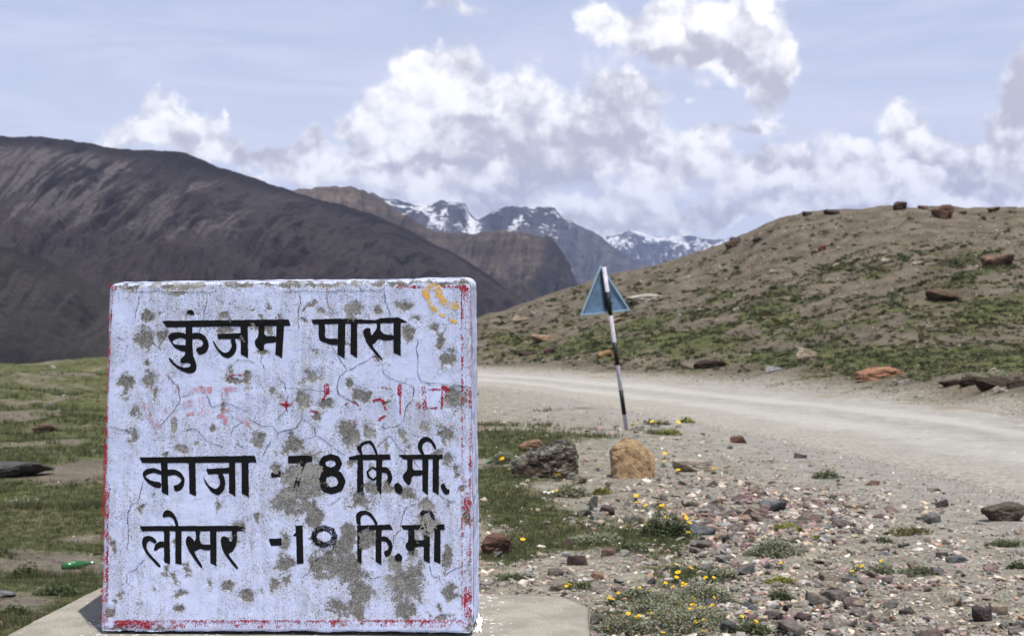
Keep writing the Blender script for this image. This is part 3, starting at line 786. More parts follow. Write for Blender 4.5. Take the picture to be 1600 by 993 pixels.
def field_mesh(name, shapes, mat, parent, off, lift=.0007, step=1.0, hold=.86):
    """shapes in picture pixels: ('p', poly), ('s', poly smoothed), ('l', points, width, cover), ('r', points, width) closed ring.
    Merged into one outline and laid on the block's face."""
    prep = []
    for sh in shapes:
        pts = np.asarray(sh[1], float); cover = 1.35
        if sh[0] == 's': pts = chaikin(pts)
        if sh[0] in 'lr':
            if len(pts) > 2:
                q = np.concatenate([pts, pts[:1]]) if sh[0] == 'r' else pts
                if sh[0] == 'r': q = np.concatenate([pts[-1:], pts, pts[:2]]); kk = np.arange(len(q)); pts = np.stack([np.interp(np.linspace(1, len(q) - 2, 40), kk, q[:, 0]), np.interp(np.linspace(1, len(q) - 2, 40), kk, q[:, 1])], 1)
            cover = sh[3] if len(sh) > 3 else 1.35
        prep.append((sh[0], pts, sh[2] if len(sh) > 2 else 0, cover))
    allp = np.concatenate([p[1] for p in prep]); mw = max(p[2] for p in prep) / 2 + 4
    x0, y0 = allp.min(0) - mw; x1, y1 = allp.max(0) + mw
    gx = np.arange(x0, x1 + step, step); gy = np.arange(y0, y1 + step, step); X, Y = np.meshgrid(gx, gy)
    D = np.full(X.shape, -50.0); CV = np.zeros(X.shape)
    for kind, pts, wd, cov in prep:
        m = wd / 2 + 5; a0, b0 = pts.min(0) - m; a1, b1 = pts.max(0) + m
        i0, i1 = np.searchsorted(gx, [a0, a1]); j0, j1 = np.searchsorted(gy, [b0, b1])
        xs, ys = X[j0:j1, i0:i1], Y[j0:j1, i0:i1]
        if kind in 'ps':
            d = seg_dist(xs, ys, pts); d = np.where(inside_poly(xs, ys, pts), d, -d)
        else: d = wd / 2 - seg_dist(xs, ys, pts, closed=False)
        if kind in 'lr' and cov < 1: d = d + .8 * fbm(xs / 4, ys / 4, 2, 99)
        CV[j0:j1, i0:i1] = np.where(d > -1.5, np.maximum(CV[j0:j1, i0:i1], cov), CV[j0:j1, i0:i1])
        D[j0:j1, i0:i1] = np.maximum(D[j0:j1, i0:i1], d)
    D = D + .35 * fbm(X / 5, Y / 5, 2, 98)
    verts, faces, vid = [], [], {}

    def vtx(key, x, y):
        if key not in vid: vid[key] = len(verts); verts.append((x, y))
        return vid[key]
    pos = D > 0; any4 = pos[:-1, :-1] | pos[1:, :-1] | pos[:-1, 1:] | pos[1:, 1:]
    for j, i in zip(*np.nonzero(any4)):
        c = [(j, i), (j, i + 1), (j + 1, i + 1), (j + 1, i)]; poly = []
        for q in range(4):
            a, b = c[q], c[(q + 1) % 4]; da, db = D[a], D[b]
            if da > 0: poly.append(vtx(a, gx[a[1]], gy[a[0]]))
            if (da > 0) != (db > 0):
                k = (min(a, b), max(a, b)); lo, hi = k; f = D[lo] / (D[lo] - D[hi])
                poly.append(vtx(k, gx[lo[1]] + (gx[hi[1]] - gx[lo[1]]) * f, gy[lo[0]] + (gy[hi[0]] - gy[lo[0]]) * f))
        for q in range(1, len(poly) - 1): faces.append((poly[0], poly[q], poly[q + 1]))
    v = np.array(verts); P = face_pt(v[:, 0], v[:, 1]); fl = flake(v[:, 0], v[:, 1]); P[:, 1] += face_relief(v[:, 0], v[:, 1], fl) - lift
    ii = np.clip(((v[:, 0] - x0) / step).round().astype(int), 0, len(gx) - 1); jj = np.clip(((v[:, 1] - y0) / step).round().astype(int), 0, len(gy) - 1)
    me = mesh_arrays(name, P - off, np.array(faces), {'flake': fl * hold, 'cover': CV[jj, ii]}, smooth=True)
    return link(name, me, mat, parent)


def Z(k, typ, pts, *rest):
    s = ZP[k][2]; p = [zp(k, *q) for q in pts]
    return (typ, p, rest[0] / s, *rest[1:]) if rest else (typ, p)


WORDS = [([Z(1, 's', [(750, 340), (762, 322), (785, 314), (805, 326), (815, 354), (785, 358)])], 'dot'),
    ([Z(1, 'p', [(562, 402), (1545, 390), (1562, 440), (1100, 446), (600, 452)]), 
      Z(1, 's', [(745, 440), (745, 440), (798, 440), (798, 440), (800, 660), (832, 740), (828, 788), (790, 813), (735, 800), (680, 770), (635, 730), (610, 690), (622, 683), (665, 735), (720, 765), (770, 762), (790, 742), (765, 726), (715, 735), (700, 705), (745, 660)]),
      Z(1, 's', [(747, 500), (690, 487), (635, 495), (605, 518), (625, 560), (660, 612), (715, 638), (747, 642), (747, 590), (690, 588), (650, 580), (640, 560), (660, 545), (700, 533), (747, 545)]),
      Z(1, 's', [(796, 495), (850, 493), (895, 515), (925, 570), (922, 620), (895, 655), (850, 669), (820, 618), (870, 600), (884, 575), (870, 550), (840, 540), (796, 545)]),
      Z(1, 'p', [(990, 500), (1180, 497), (1180, 540), (1000, 545)]),
      Z(1, 's', [(950, 546), (965, 560), (1000, 620), (1045, 652), (1080, 640), (1105, 600), (1095, 540), (1130, 540), (1143, 600), (1130, 655), (1080, 694), (1030, 680), (980, 615)]),
      Z(1, 'p', [(1173, 440), (1228, 435), (1230, 690), (1173, 662)]),
      Z(1, 's', [(1310, 430), (1310, 430), (1360, 430), (1355, 520), (1450, 518), (1450, 572), (1355, 575), (1352, 630), (1330, 646), (1290, 600), (1279, 555), (1310, 525)]),
      Z(1, 'p', [(1452, 435), (1510, 430), (1495, 692), (1440, 660)])], 'कुंजम'),
    ([Z(2, 'p', [(232, 392), (440, 384), (730, 396), (770, 380), (910, 375), (982, 416), (720, 422), (245, 428)]),
      Z(2, 's', [(288, 420), (288, 420), (338, 420), (336, 530), (360, 540), (440, 538), (440, 588), (390, 591), (310, 562), (288, 540)]), Z(2, 'p', [(440, 388), (497, 388), (490, 697), (432, 660)]),
      Z(2, 'p', [(538, 412), (587, 412), (587, 692), (533, 655)]),
      Z(2, 's', [(630, 480), (650, 458), (690, 458), (690, 490), (700, 518), (740, 455), (738, 410), (765, 410), (768, 480), (800, 508), (870, 510), (870, 550), (800, 556), (750, 540), (725, 572), (700, 590), (787, 700), (768, 710), (660, 575), (640, 520)]),
      Z(2, 'p', [(868, 412), (925, 412), (925, 672), (868, 650)])], 'पास'),
    ([Z(3, 'p', [(388, 566), (1280, 552), (1298, 606), (408, 610)]), Z(3, 'p', [(553, 600), (605, 600), (613, 862), (560, 835)]),
      Z(3, 's', [(556, 668), (500, 648), (440, 655), (406, 690), (430, 745), (500, 800), (556, 806), (556, 758), (490, 750), (430, 717), (445, 700), (500, 685), (556, 702)]),
      Z(3, 's', [(603, 660), (660, 658), (710, 680), (741, 735), (735, 780), (710, 820), (665, 833), (648, 785), (690, 775), (714, 745), (700, 720), (660, 700), (603, 712)]),
      Z(3, 'p', [(770, 600), (822, 600), (827, 868), (775, 845)]), Z(3, 'p', [(905, 655), (1085, 645), (1085, 690), (920, 698)]),
      Z(3, 's', [(878, 713), (890, 728), (930, 788), (970, 812), (1000, 800), (1015, 760), (995, 692), (1035, 690), (1056, 760), (1046, 820), (1000, 863), (950, 842), (900, 772)]),
      Z(3, 'p', [(1082, 600), (1130, 600), (1133, 870), (1082, 840)]), Z(3, 'p', [(1180, 598), (1232, 598), (1237, 875), (1180, 845)])], 'काजा'),
    ([Z(3, 'p', [(1405, 690), (1440, 668), (1480, 665), (1486, 718), (1412, 722)])], '-'),
    ([Z(4, 'p', [(50, 555), (238, 548), (238, 598), (187, 608), (150, 720), (120, 860), (80, 860), (110, 720), (150, 612), (52, 611)])], '7'),
    ([Z(4, 'r', [(380, 563), (425, 573), (448, 612), (430, 650), (385, 668), (335, 652), (312, 614), (332, 577)], 46), Z(4, 'r', [(385, 680), (440, 698), (470, 750), (450, 805), (390, 826), (335, 808), (312, 755), (330, 700)], 54)], '78'),
    ([Z(4, 'p', [(520, 562), (600, 545), (838, 543), (851, 584), (525, 588)]), Z(4, 'p', [(588, 580), (632, 580), (637, 857), (584, 835)]),
      Z(4, 's', [(612, 545), (578, 490), (600, 468), (650, 436), (690, 433), (720, 465), (750, 548), (733, 548), (705, 480), (680, 457), (645, 462), (617, 490), (630, 545)]),
      Z(4, 'p', [(733, 580), (782, 580), (774, 856), (735, 812)]), Z(4, 'r', [(705, 645), (745, 665), (742, 715), (712, 742), (675, 715), (665, 675)], 17),
      Z(4, 's', [(778, 640), (820, 640), (850, 680), (861, 730), (842, 772), (800, 772), (828, 722), (815, 690), (778, 682)]),
      Z(4, 's', [(870, 775), (905, 758), (935, 790), (943, 840), (915, 857), (880, 830)]),
      Z(4, 'p', [(903, 545), (1251, 543), (1251, 580), (945, 582)]),
      Z(4, 's', [(975, 578), (975, 578), (1018, 578), (1015, 668), (1092, 662), (1092, 706), (1012, 710), (1005, 760), (985, 786), (945, 740), (939, 700), (975, 665)]),
      Z(4, 'p', [(1092, 576), (1140, 576), (1136, 860), (1092, 825)]), Z(4, 'p', [(1172, 576), (1222, 576), (1220, 858), (1172, 830)]),
      Z(4, 's', [(1088, 550), (1055, 490), (1060, 450), (1090, 412), (1125, 404), (1165, 424), (1196, 470), (1202, 508), (1184, 500), (1160, 455), (1130, 440), (1100, 457), (1087, 490), (1112, 550)]),
      Z(4, 's', [(1233, 775), (1262, 763), (1277, 808), (1304, 813), (1302, 852), (1270, 855), (1240, 818)])], 'कि.मी.'),
    ([Z(5, 'p', [(383, 152), (1178, 149), (1187, 191), (400, 191)]), Z(5, 's', [(557, 78), (563, 45), (590, 28), (625, 36), (657, 75), (674, 120), (682, 156), (660, 156), (645, 105), (620, 82), (595, 82), (570, 88)]),
      Z(5, 's', [(517, 270), (480, 234), (445, 224), (410, 238), (399, 270), (405, 310), (430, 360), (470, 405), (530, 470), (547, 460), (500, 405), (455, 360), (434, 320), (437, 280), (460, 262), (500, 290)]),
      Z(5, 's', [(572, 268), (530, 270), (500, 292), (488, 335), (505, 344), (540, 316), (572, 314)]), Z(5, 'p', [(568, 188), (612, 188), (616, 447), (570, 430)]), Z(5, 'p', [(655, 150), (703, 188), (704, 447), (655, 438)]),
      Z(5, 's', [(733, 255), (755, 223), (790, 250), (800, 275), (815, 240), (808, 186), (845, 186), (840, 250), (850, 285), (880, 295), (922, 290), (922, 338), (880, 337), (845, 325), (825, 337), (797, 350), (867, 465), (848, 472), (770, 362), (738, 300)]),
      Z(5, 'p', [(920, 188), (970, 188), (971, 458), (924, 435)]),
      Z(5, 's', [(1002, 250), (1020, 226), (1060, 240), (1075, 275), (1095, 250), (1085, 186), (1125, 186), (1127, 260), (1112, 320), (1082, 352), (1057, 362), (1142, 475), (1120, 482), (1035, 372), (1008, 310)])], 'लोसर'),
    ([Z(5, 'p', [(1368, 250), (1466, 245), (1470, 300), (1385, 304)])], '-'),
    ([Z(6, 'p', [(105, 150), (162, 145), (169, 437), (117, 442), (112, 230), (84, 226), (108, 200)])], '1'),
    ([Z(6, 'r', [(325, 165), (385, 185), (405, 230), (385, 280), (325, 297), (262, 275), (245, 230), (265, 185)], 44, .72),
      Z(6, 'l', [(405, 240), (380, 340), (330, 400), (258, 425)], 40, .6)], '19'),
    ([Z(6, 'p', [(575, 148), (830, 141), (851, 181), (580, 182)]), Z(6, 'p', [(578, 180), (612, 180), (612, 442), (580, 420)]),
      Z(6, 's', [(572, 135), (568, 60), (600, 36), (650, 33), (692, 60), (737, 132), (722, 152), (690, 92), (650, 64), (617, 70), (602, 100), (608, 148)]), Z(6, 'p', [(720, 178), (765, 178), (763, 452), (718, 425)]),
      Z(6, 's', [(763, 228), (805, 233), (842, 270), (850, 320), (832, 372), (795, 392), (778, 345), (815, 332), (818, 300), (800, 272), (763, 266)]),
      Z(6, 'r', [(893, 372), (912, 392), (908, 415), (885, 410), (873, 388)], 24),
      Z(6, 'p', [(910, 146), (1165, 140), (1240, 138), (1252, 181), (930, 180)]),
      Z(6, 's', [(968, 176), (968, 176), (1015, 176), (1015, 262), (1085, 258), (1132, 262), (1132, 310), (1015, 310), (1018, 350), (995, 373), (950, 320), (947, 290), (968, 270)]),
      Z(6, 'p', [(1086, 178), (1133, 178), (1133, 438), (1086, 415)]), Z(6, 'p', [(1168, 178), (1215, 178), (1215, 442), (1164, 420)]),
      Z(6, 's', [(1095, 145), (1058, 90), (1056, 50), (1085, 22), (1125, 20), (1160, 55), (1182, 140), (1166, 150), (1140, 70), (1110, 50), (1085, 65), (1082, 90), (1115, 145)])], 'कि.मी'),
]
for shapes, txt in WORDS:
    field_mesh('lettering', shapes, M_BLACK, SIGN, SOFF, hold=.2 if txt == 'dot' else 1.0 if txt in ('78', '19', 'कि.मी.', 'कि.मी') else .88)
# faded red line of text
RED = [Z(3, 'l', [(465, 44), (930, 44)], 32, .34), Z(3, 'l', [(850, 40), (920, 44)], 30, .6), Z(3, 'l', [(1030, 40), (1130, 36)], 24, .55), Z(3, 'l', [(425, 170), (440, 240), (490, 300), (545, 328)], 24, .55), Z(3, 'l', [(460, 150), (505, 225)], 14, .45),
       Z(3, 'l', [(590, 190), (625, 240), (560, 290)], 16, .4), Z(3, 'l', [(868, 110), (872, 250)], 36, .45), Z(3, 'l', [(740, 160), (790, 145)], 32, .5), Z(3, 'l', [(755, 235), (820, 222)], 20, .6), Z(3, 'l', [(940, 160), (950, 300)], 32, .32),
       Z(3, 'l', [(1050, 90), (1050, 215)], 42, .45), Z(3, 'l', [(1005, 245), (1055, 265), (1050, 300)], 20, .7), Z(3, 'l', [(1170, 130), (1270, 108)], 26, .34), Z(3, 'l', [(1165, 262), (1215, 305)], 30, .45), Z(1, 'l', [(1072, 848), (1115, 818), (1172, 826)], 11, .75),
       Z(1, 'l', [(600, 815), (640, 860)], 16, .5), Z(1, 'l', [(530, 860), (570, 885)], 16, .45)]
RED2 = [Z(3, 'l', [(1478, 148), (1530, 170), (1575, 148)], 18, .75), Z(3, 'l', [(1525, 135), (1530, 195)], 16, .7), Z(4, 'l', [(10, 160), (75, 155)], 18, .7), Z(4, 'l', [(348, 15), (350, 60)], 44, .68), Z(4, 'l', [(345, 75), (320, 118)], 14, .65), Z(4, 'l', [(495, 155), (530, 125), (585, 150)], 13, .6),
        Z(4, 'l', [(585, 150), (610, 195)], 12, .4), Z(4, 'l', [(525, 282), (575, 292)], 11, .6), Z(4, 'l', [(228, 205), (280, 216)], 18, .75), Z(4, 'l', [(232, 245), (300, 252)], 12, .45), Z(4, 'l', [(510, 35), (590, 30)], 22, .35), Z(4, 'l', [(715, 128), (765, 115), (795, 140)], 24, .75), Z(4, 'l', [(798, 180), (812, 196)], 16, .7),
        Z(4, 'l', [(755, 275), (800, 245)], 18, .65), Z(4, 'l', [(778, 25), (845, 38)], 15, .6), Z(4, 'l', [(918, 8), (916, 70)], 32, .72), Z(4, 'l', [(920, 70), (920, 245)], 11, .62), Z(4, 'l', [(1105, 25), (1112, 185)], 32, .5), Z(4, 'l', [(1065, 165), (1105, 240)], 46, .42),
        Z(4, 'l', [(1110, 185), (1205, 182)], 12, .7), Z(4, 'l', [(1245, 45), (1245, 198)], 12, .68), Z(4, 'l', [(1130, 40), (1290, 40)], 12, .55), Z(4, 'l', [(1255, 22), (1290, 42)], 34, .75), Z(4, 'l', [(1276, 45), (1276, 230)], 9, .4)]
for gi, grp in enumerate(([RED[i] for i in (0, 1, 3, 4, 5, 15, 16)], [RED[i] for i in (6, 7, 8, 9)], [RED[i] for i in (2, 10, 11, 12, 13)], [RED[14]], RED2[0:3], [RED2[i] for i in (3, 4, 8, 9)], [RED2[i] for i in (5, 6, 7, 10)], RED2[11:15], RED2[15:17], RED2[17:])):
    tag(field_mesh('lettering', [(g[0], g[1], g[2] * 1.6, g[3]) for g in grp] if gi < 3 else grp, M_PINK if gi < 3 else M_RED, SIGN, SOFF), 'almost worn away red lettering')
YEL = [Z(2, 'l', [(1118, 200), (1122, 165), (1150, 142), (1200, 135), (1228, 170), (1215, 205)], 50, .62), Z(2, 'l', [(1110, 180), (1130, 215)], 48, .66), Z(2, 'l', [(1145, 250), (1185, 322)], 46, .54), Z(2, 'l', [(1235, 228), (1280, 268), (1350, 288)], 54, .56),
       Z(2, 'l', [(1228, 350), (1262, 366)], 20, .6), Z(2, 'l', [(1318, 398), (1358, 412)], 22, .6)]
tag(field_mesh('paint_mark', YEL, M_YELLOW, SIGN, SOFF, lift=.0008), 'yellow paint daub')
BORDER = [('l', [(176, 452), (165, 700), (162, 760)], 1.6, .58), ('l', [(170, 470), (166, 600)], 5, .28), ('l', [(165, 600), (163, 757)], 8, .22), ('l', [(166, 758), (165, 800)], 12, .60), ('l', [(164, 800), (162, 970)], 11, .40), ('l', [(169, 800), (168, 970)], 2, .6),
          ('l', [(165, 975), (235, 975)], 13, .55), ('l', [(200, 973), (230, 975)], 12, .70), ('l', [(235, 976), (560, 973), (730, 975)], 10, .40), ('l', [(240, 969), (730, 968)], 2, .55),
          ('l', [(721, 447), (722, 620), (722, 970)], 1.5, .62), ('l', [(735, 455), (736, 965)], 2.5, .46), ('l', [(727, 449), (729, 464)], 10, .54), ('l', [(728, 465), (729, 760)], 9, .22), ('l', [(730, 772), (729, 808)], 10, .60), ('l', [(730, 808), (731, 920)], 11, .28), ('l', [(731, 922), (731, 968)], 13, .56),
          ('l', [(180, 449), (720, 449)], 9, .20), ('l', [(620, 448), (722, 448)], 1.3, .6), ('l', [(172, 447), (178, 450)], 7, .52)]
tag(field_mesh('painted_border', BORDER, M_RED, SIGN, SOFF, lift=.0006), 'flaking red border line')

# cracks: thin dark ribbons along the lines in the plaster
CR = {1: [[(915, 190), (910, 250), (890, 330), (875, 420), (850, 480), (830, 550)], [(385, 190), (380, 260), (360, 330), (355, 390)], [(620, 450), (575, 540), (525, 620)], [(600, 820), (650, 880), (680, 900), (700, 960)], [(260, 170), (330, 180), (560, 172), (760, 180), (920, 182), (980, 175)],
          [(1110, 730), (1160, 705), (1230, 712), (1290, 730)], [(1335, 650), (1330, 720), (1370, 790)], [(200, 520), (250, 540), (285, 560)], [(1460, 830), (1510, 890), (1530, 950)]],
      2: [[(135, 180), (148, 250), (130, 330), (125, 400), (140, 475)], [(350, 190), (360, 280), (410, 350)], [(795, 170), (805, 250), (835, 320), (850, 440)], [(385, 590), (440, 680), (510, 780), (440, 850), (430, 930), (450, 980)], [(510, 790), (600, 740), (690, 700)], [(690, 690), (720, 675), (780, 735), (785, 770)],
          [(780, 770), (800, 820), (880, 860), (1020, 910), (1030, 970)], [(1060, 545), (1045, 620), (1060, 700), (1055, 800), (1080, 870), (1150, 885), (1260, 890), (1310, 915), (1340, 895), (1460, 915)], [(0, 900), (30, 920), (240, 940), (400, 950)], [(0, 180), (140, 172), (350, 178), (560, 170), (800, 165)], [(1280, 420), (1270, 480), (1230, 515)]],
      3: [[(690, 0), (700, 130), (640, 220), (600, 270), (540, 330)], [(700, 100), (760, 85), (830, 65)], [(740, 350), (830, 350), (910, 440), (1050, 490)], [(905, 70), (950, 180), (1060, 145), (1230, 210)], [(1090, 390), (1120, 330), (1190, 290)], [(1230, 265), (1330, 325), (1420, 320), (1460, 375), (1589, 345)], [(1460, 375), (1455, 430)], [(1415, 420), (1340, 560)],
          [(140, 325), (180, 330), (300, 365)], [(415, 740), (390, 870), (370, 915), (325, 930), (305, 993)], [(1130, 455), (1200, 490)], [(1540, 60), (1525, 200), (1450, 280)]],
      4: [[(0, 365), (110, 340), (160, 265), (160, 180)], [(160, 265), (250, 330), (270, 390), (130, 450)], [(270, 395), (380, 470), (490, 550)], [(430, 30), (440, 70), (490, 110), (600, 150)], [(735, 495), (770, 460), (830, 400), (880, 440), (920, 510), (1000, 570), (1080, 660)], [(760, 315), (800, 340), (950, 310)],
          [(1030, 30), (1015, 130), (970, 170), (940, 300)], [(1210, 850), (1300, 905), (1370, 915)], [(480, 870), (440, 890), (370, 940)], [(1050, 920), (960, 960), (940, 993)], [(1310, 20), (1450, 15)]],
      5: [[(430, 400), (380, 440), (360, 480), (280, 515)], [(320, 0), (290, 60), (300, 260), (280, 340)], [(280, 520), (290, 600)]],
      6: [[(950, 0), (920, 90), (910, 180), (860, 230), (850, 290)], [(910, 230), (950, 270)], [(1130, 440), (1145, 530), (1200, 550), (1235, 610)], [(1235, 545), (1300, 490), (1385, 455), (1460, 445)], [(640, 520), (690, 560), (780, 530)], [(240, 420), (210, 510), (130, 550)]]}


def build_cracks():
    V, Fc = [], []
    for k, lst in CR.items():
        for ln in lst:
            p = np.array([zp(k, *q) for q in ln]); s = np.concatenate([[0], np.cumsum(np.linalg.norm(np.diff(p, axis=0), axis=1))])
            n = max(4, int(s[-1] / 1.6)); t = np.linspace(0, s[-1], n)
            q = np.stack([np.interp(t, s, p[:, 0]), np.interp(t, s, p[:, 1])], 1)
            q += np.stack([1.3 * fbm(t / 5 + ln[0][0], t * 0, 3, 61), 1.3 * fbm(t / 5 + ln[0][1], t * 0 + 9, 3, 62)], 1)
            dv = np.gradient(q, axis=0); nn = np.stack([-dv[:, 1], dv[:, 0]], 1); nn /= np.linalg.norm(nn, axis=1)[:, None] + 1e-9
            wd = (.16 + .24 * rng.random(n)) * np.clip(np.minimum(np.arange(n), np.arange(n)[::-1]) / 3, .15, 1) * (1 + .6 * vnoise(t / 9, t * 0, 63))
            L, Rr = q + nn * wd[:, None], q - nn * wd[:, None]
            b = sum(len(v) for v in V); vv = np.empty((2 * n, 2)); vv[0::2] = L; vv[1::2] = Rr; V.append(vv)
            i = b + 2 * np.arange(n - 1); Fc.append(np.stack([i, i + 1, i + 3, i + 2], 1))
    v = np.concatenate(V); P = face_pt(v[:, 0], v[:, 1]); P[:, 1] += face_relief(v[:, 0], v[:, 1]) - .0011
    me = mesh_arrays('crack', P - SOFF, np.concatenate(Fc))
    o = link('crack', me, simple_mat('crack_dark', (.035, .032, .03), 1, .3, 200), SIGN); o['kind'] = 'stuff'


build_cracks()


# slab the block stands on
def build_slab():
    zt = ZC - .985
    def on_top(px, py):
        r = ray(px, py); k = (zt - ZC) / r[2]; return (r[0] * k, r[1] * k)
    back = [on_top(8, 991), on_top(60, 962), on_top(153, 917), on_top(300, 915), on_top(600, 922), on_top(757, 926), on_top(885, 931), on_top(919, 945), on_top(922, 990)]
    front = [(.21, 3.35), (.12, 3.22), (-1.35, 3.22), (-1.46, 3.4)]
    poly = back + front
    # densify
    pts = []
    for i, p in enumerate(poly):
        q = poly[(i + 1) % len(poly)]; n = max(1, int(math.dist(p, q) / .03))
        for k in range(n): pts.append((p[0] + (q[0] - p[0]) * k / n, p[1] + (q[1] - p[1]) * k / n))
    pts = np.array(pts); n = len(pts); c = pts.mean(0)
    root_loc = np.array([c[0], c[1], zt - .5])
    rings = []
    for sc, dz in ((0, 0), (.35, 0), (.7, 0), (.93, 0), (.985, -.001), (.997, -.006), (1.0, -.018), (1.003, -.2), (1.01, -.5), (1.02, -.75)):
        q = c + (pts - c) * sc; e = .004 * fbm(pts[:, 0] * 14, pts[:, 1] * 14, 3, 64) * (sc > .95)
        z = zt + dz + .0025 * fbm(q[:, 0] * 6, q[:, 1] * 6, 3, 65) + .3 * e * (dz < -.004)
        q = q + (pts - c) / np.linalg.norm(pts - c, axis=1)[:, None] * e[:, None]
        rings.append(np.stack([q[:, 0], q[:, 1], z], 1))
    V = np.concatenate(rings); Fq = []
    for r in range(len(rings) - 1):
        a = r * n + np.arange(n); b = r * n + (np.arange(n) + 1) % n; Fq.append(np.stack([a, a + n, b + n, b], 1)[:, ::-1])
    me = mesh_arrays('concrete_slab', V - root_loc, np.concatenate(Fq), smooth=True)
    m, T, b = material('grey_cement')
    Pn = T.new('ShaderNodeNewGeometry').outputs['Position']
    n1 = T.noise(Pn, 8, 6, .6); n2 = T.noise(Pn, 130, 5, .7); n3 = T.noise(T.vm('MULTIPLY', Pn, (55, 90, 40)), 1.0, 3, .5)
    c1 = T.mix(T.ramp(n1, .35, .65), (.255, .235, .195), (.345, .322, .27)); c1 = T.mix(T.math('MULTIPLY', T.ramp(n2, .48, .36), .6), c1, (.12, .11, .10))
    # dried drops of whitewash, thickest near the block
    sp = T.new('ShaderNodeSeparateXYZ'); T.l.new(Pn, sp.inputs[0])
    dx = T.math('SUBTRACT', T.math('ABSOLUTE', T.math('ADD', sp.outputs[0], .59)), .50)
    near = T.ramp(dx, .0, .14, .09, -.04)
    c1 = T.mix(T.ramp(T.math('ADD', n3, near), .70, .72), c1, (.78, .78, .78))
    T.l.new(c1, b.inputs['Base Color']); bump(T, b, T.math('ADD', n2, n1), .8, .006)
    o = link('concrete_slab', me, m, loc=root_loc)
    tag(o, 'flat grey cement slab with cut corners under the whitewashed marker block', 'slab')
    # spilt limewash at the foot of the block's right edge
    pv, pf = [], []; cc = np.array(on_top(748, 980)); N = 40
    th = np.linspace(0, 2 * np.pi, N, endpoint=False); rad = .5 + .5 * (vnoise(th * 3, th * 0, 66)) 
    rx = .013 * rad * (1 + .3 * np.sin(th * 5)); ry = .12 * rad * (1 + .2 * np.cos(th * 7))
    V = np.concatenate([[[*cc, zt + .0085]], np.stack([cc[0] + rx * np.cos(th), cc[1] + .04 + ry * np.sin(th), np.full(N, zt + .0035)], 1)])
    Fq = np.stack([np.zeros(N, int), 1 + np.arange(N), 1 + (np.arange(N) + 1) % N], 1)
    link('lime_spill', mesh_arrays('lime_spill', V - root_loc, Fq, smooth=True), simple_mat('spilt_limewash', (.80, .80, .82), .9, .1, 60, .003), o)


build_slab()


# ------------------------------------------------------------------ road sign seen from behind
def tube(p0, p1, r, n=14, r1=None, cap=True):
    p0, p1 = np.array(p0, float), np.array(p1, float); d = p1 - p0; d /= np.linalg.norm(d)
    a = np.cross(d, [0, 1, 0] if abs(d[1]) < .9 else [1, 0, 0]); a /= np.linalg.norm(a); b = np.cross(d, a)
    th = np.linspace(0, 2 * np.pi, n, endpoint=False); ring = np.cos(th)[:, None] * a + np.sin(th)[:, None] * b
    r1 = r if r1 is None else r1
    V = np.concatenate([p0 + ring * r, p1 + ring * r1, [p0], [p1]]); i = np.arange(n); j = (i + 1) % n
    F3 = np.concatenate([np.stack([i, j, j + n], 1), np.stack([i, j + n, i + n], 1)])
    if cap: F3 = np.concatenate([F3, np.stack([j, i, np.full(n, 2 * n)], 1), np.stack([i + n, j + n, np.full(n, 2 * n + 1)], 1)])
    return V, F3


def join(parts):
    V, Fa, o = [], [], 0
    for v, f in parts: V.append(v); Fa.append(np.asarray(f) + o); o += len(v)
    return np.concatenate(V), np.concatenate(Fa)


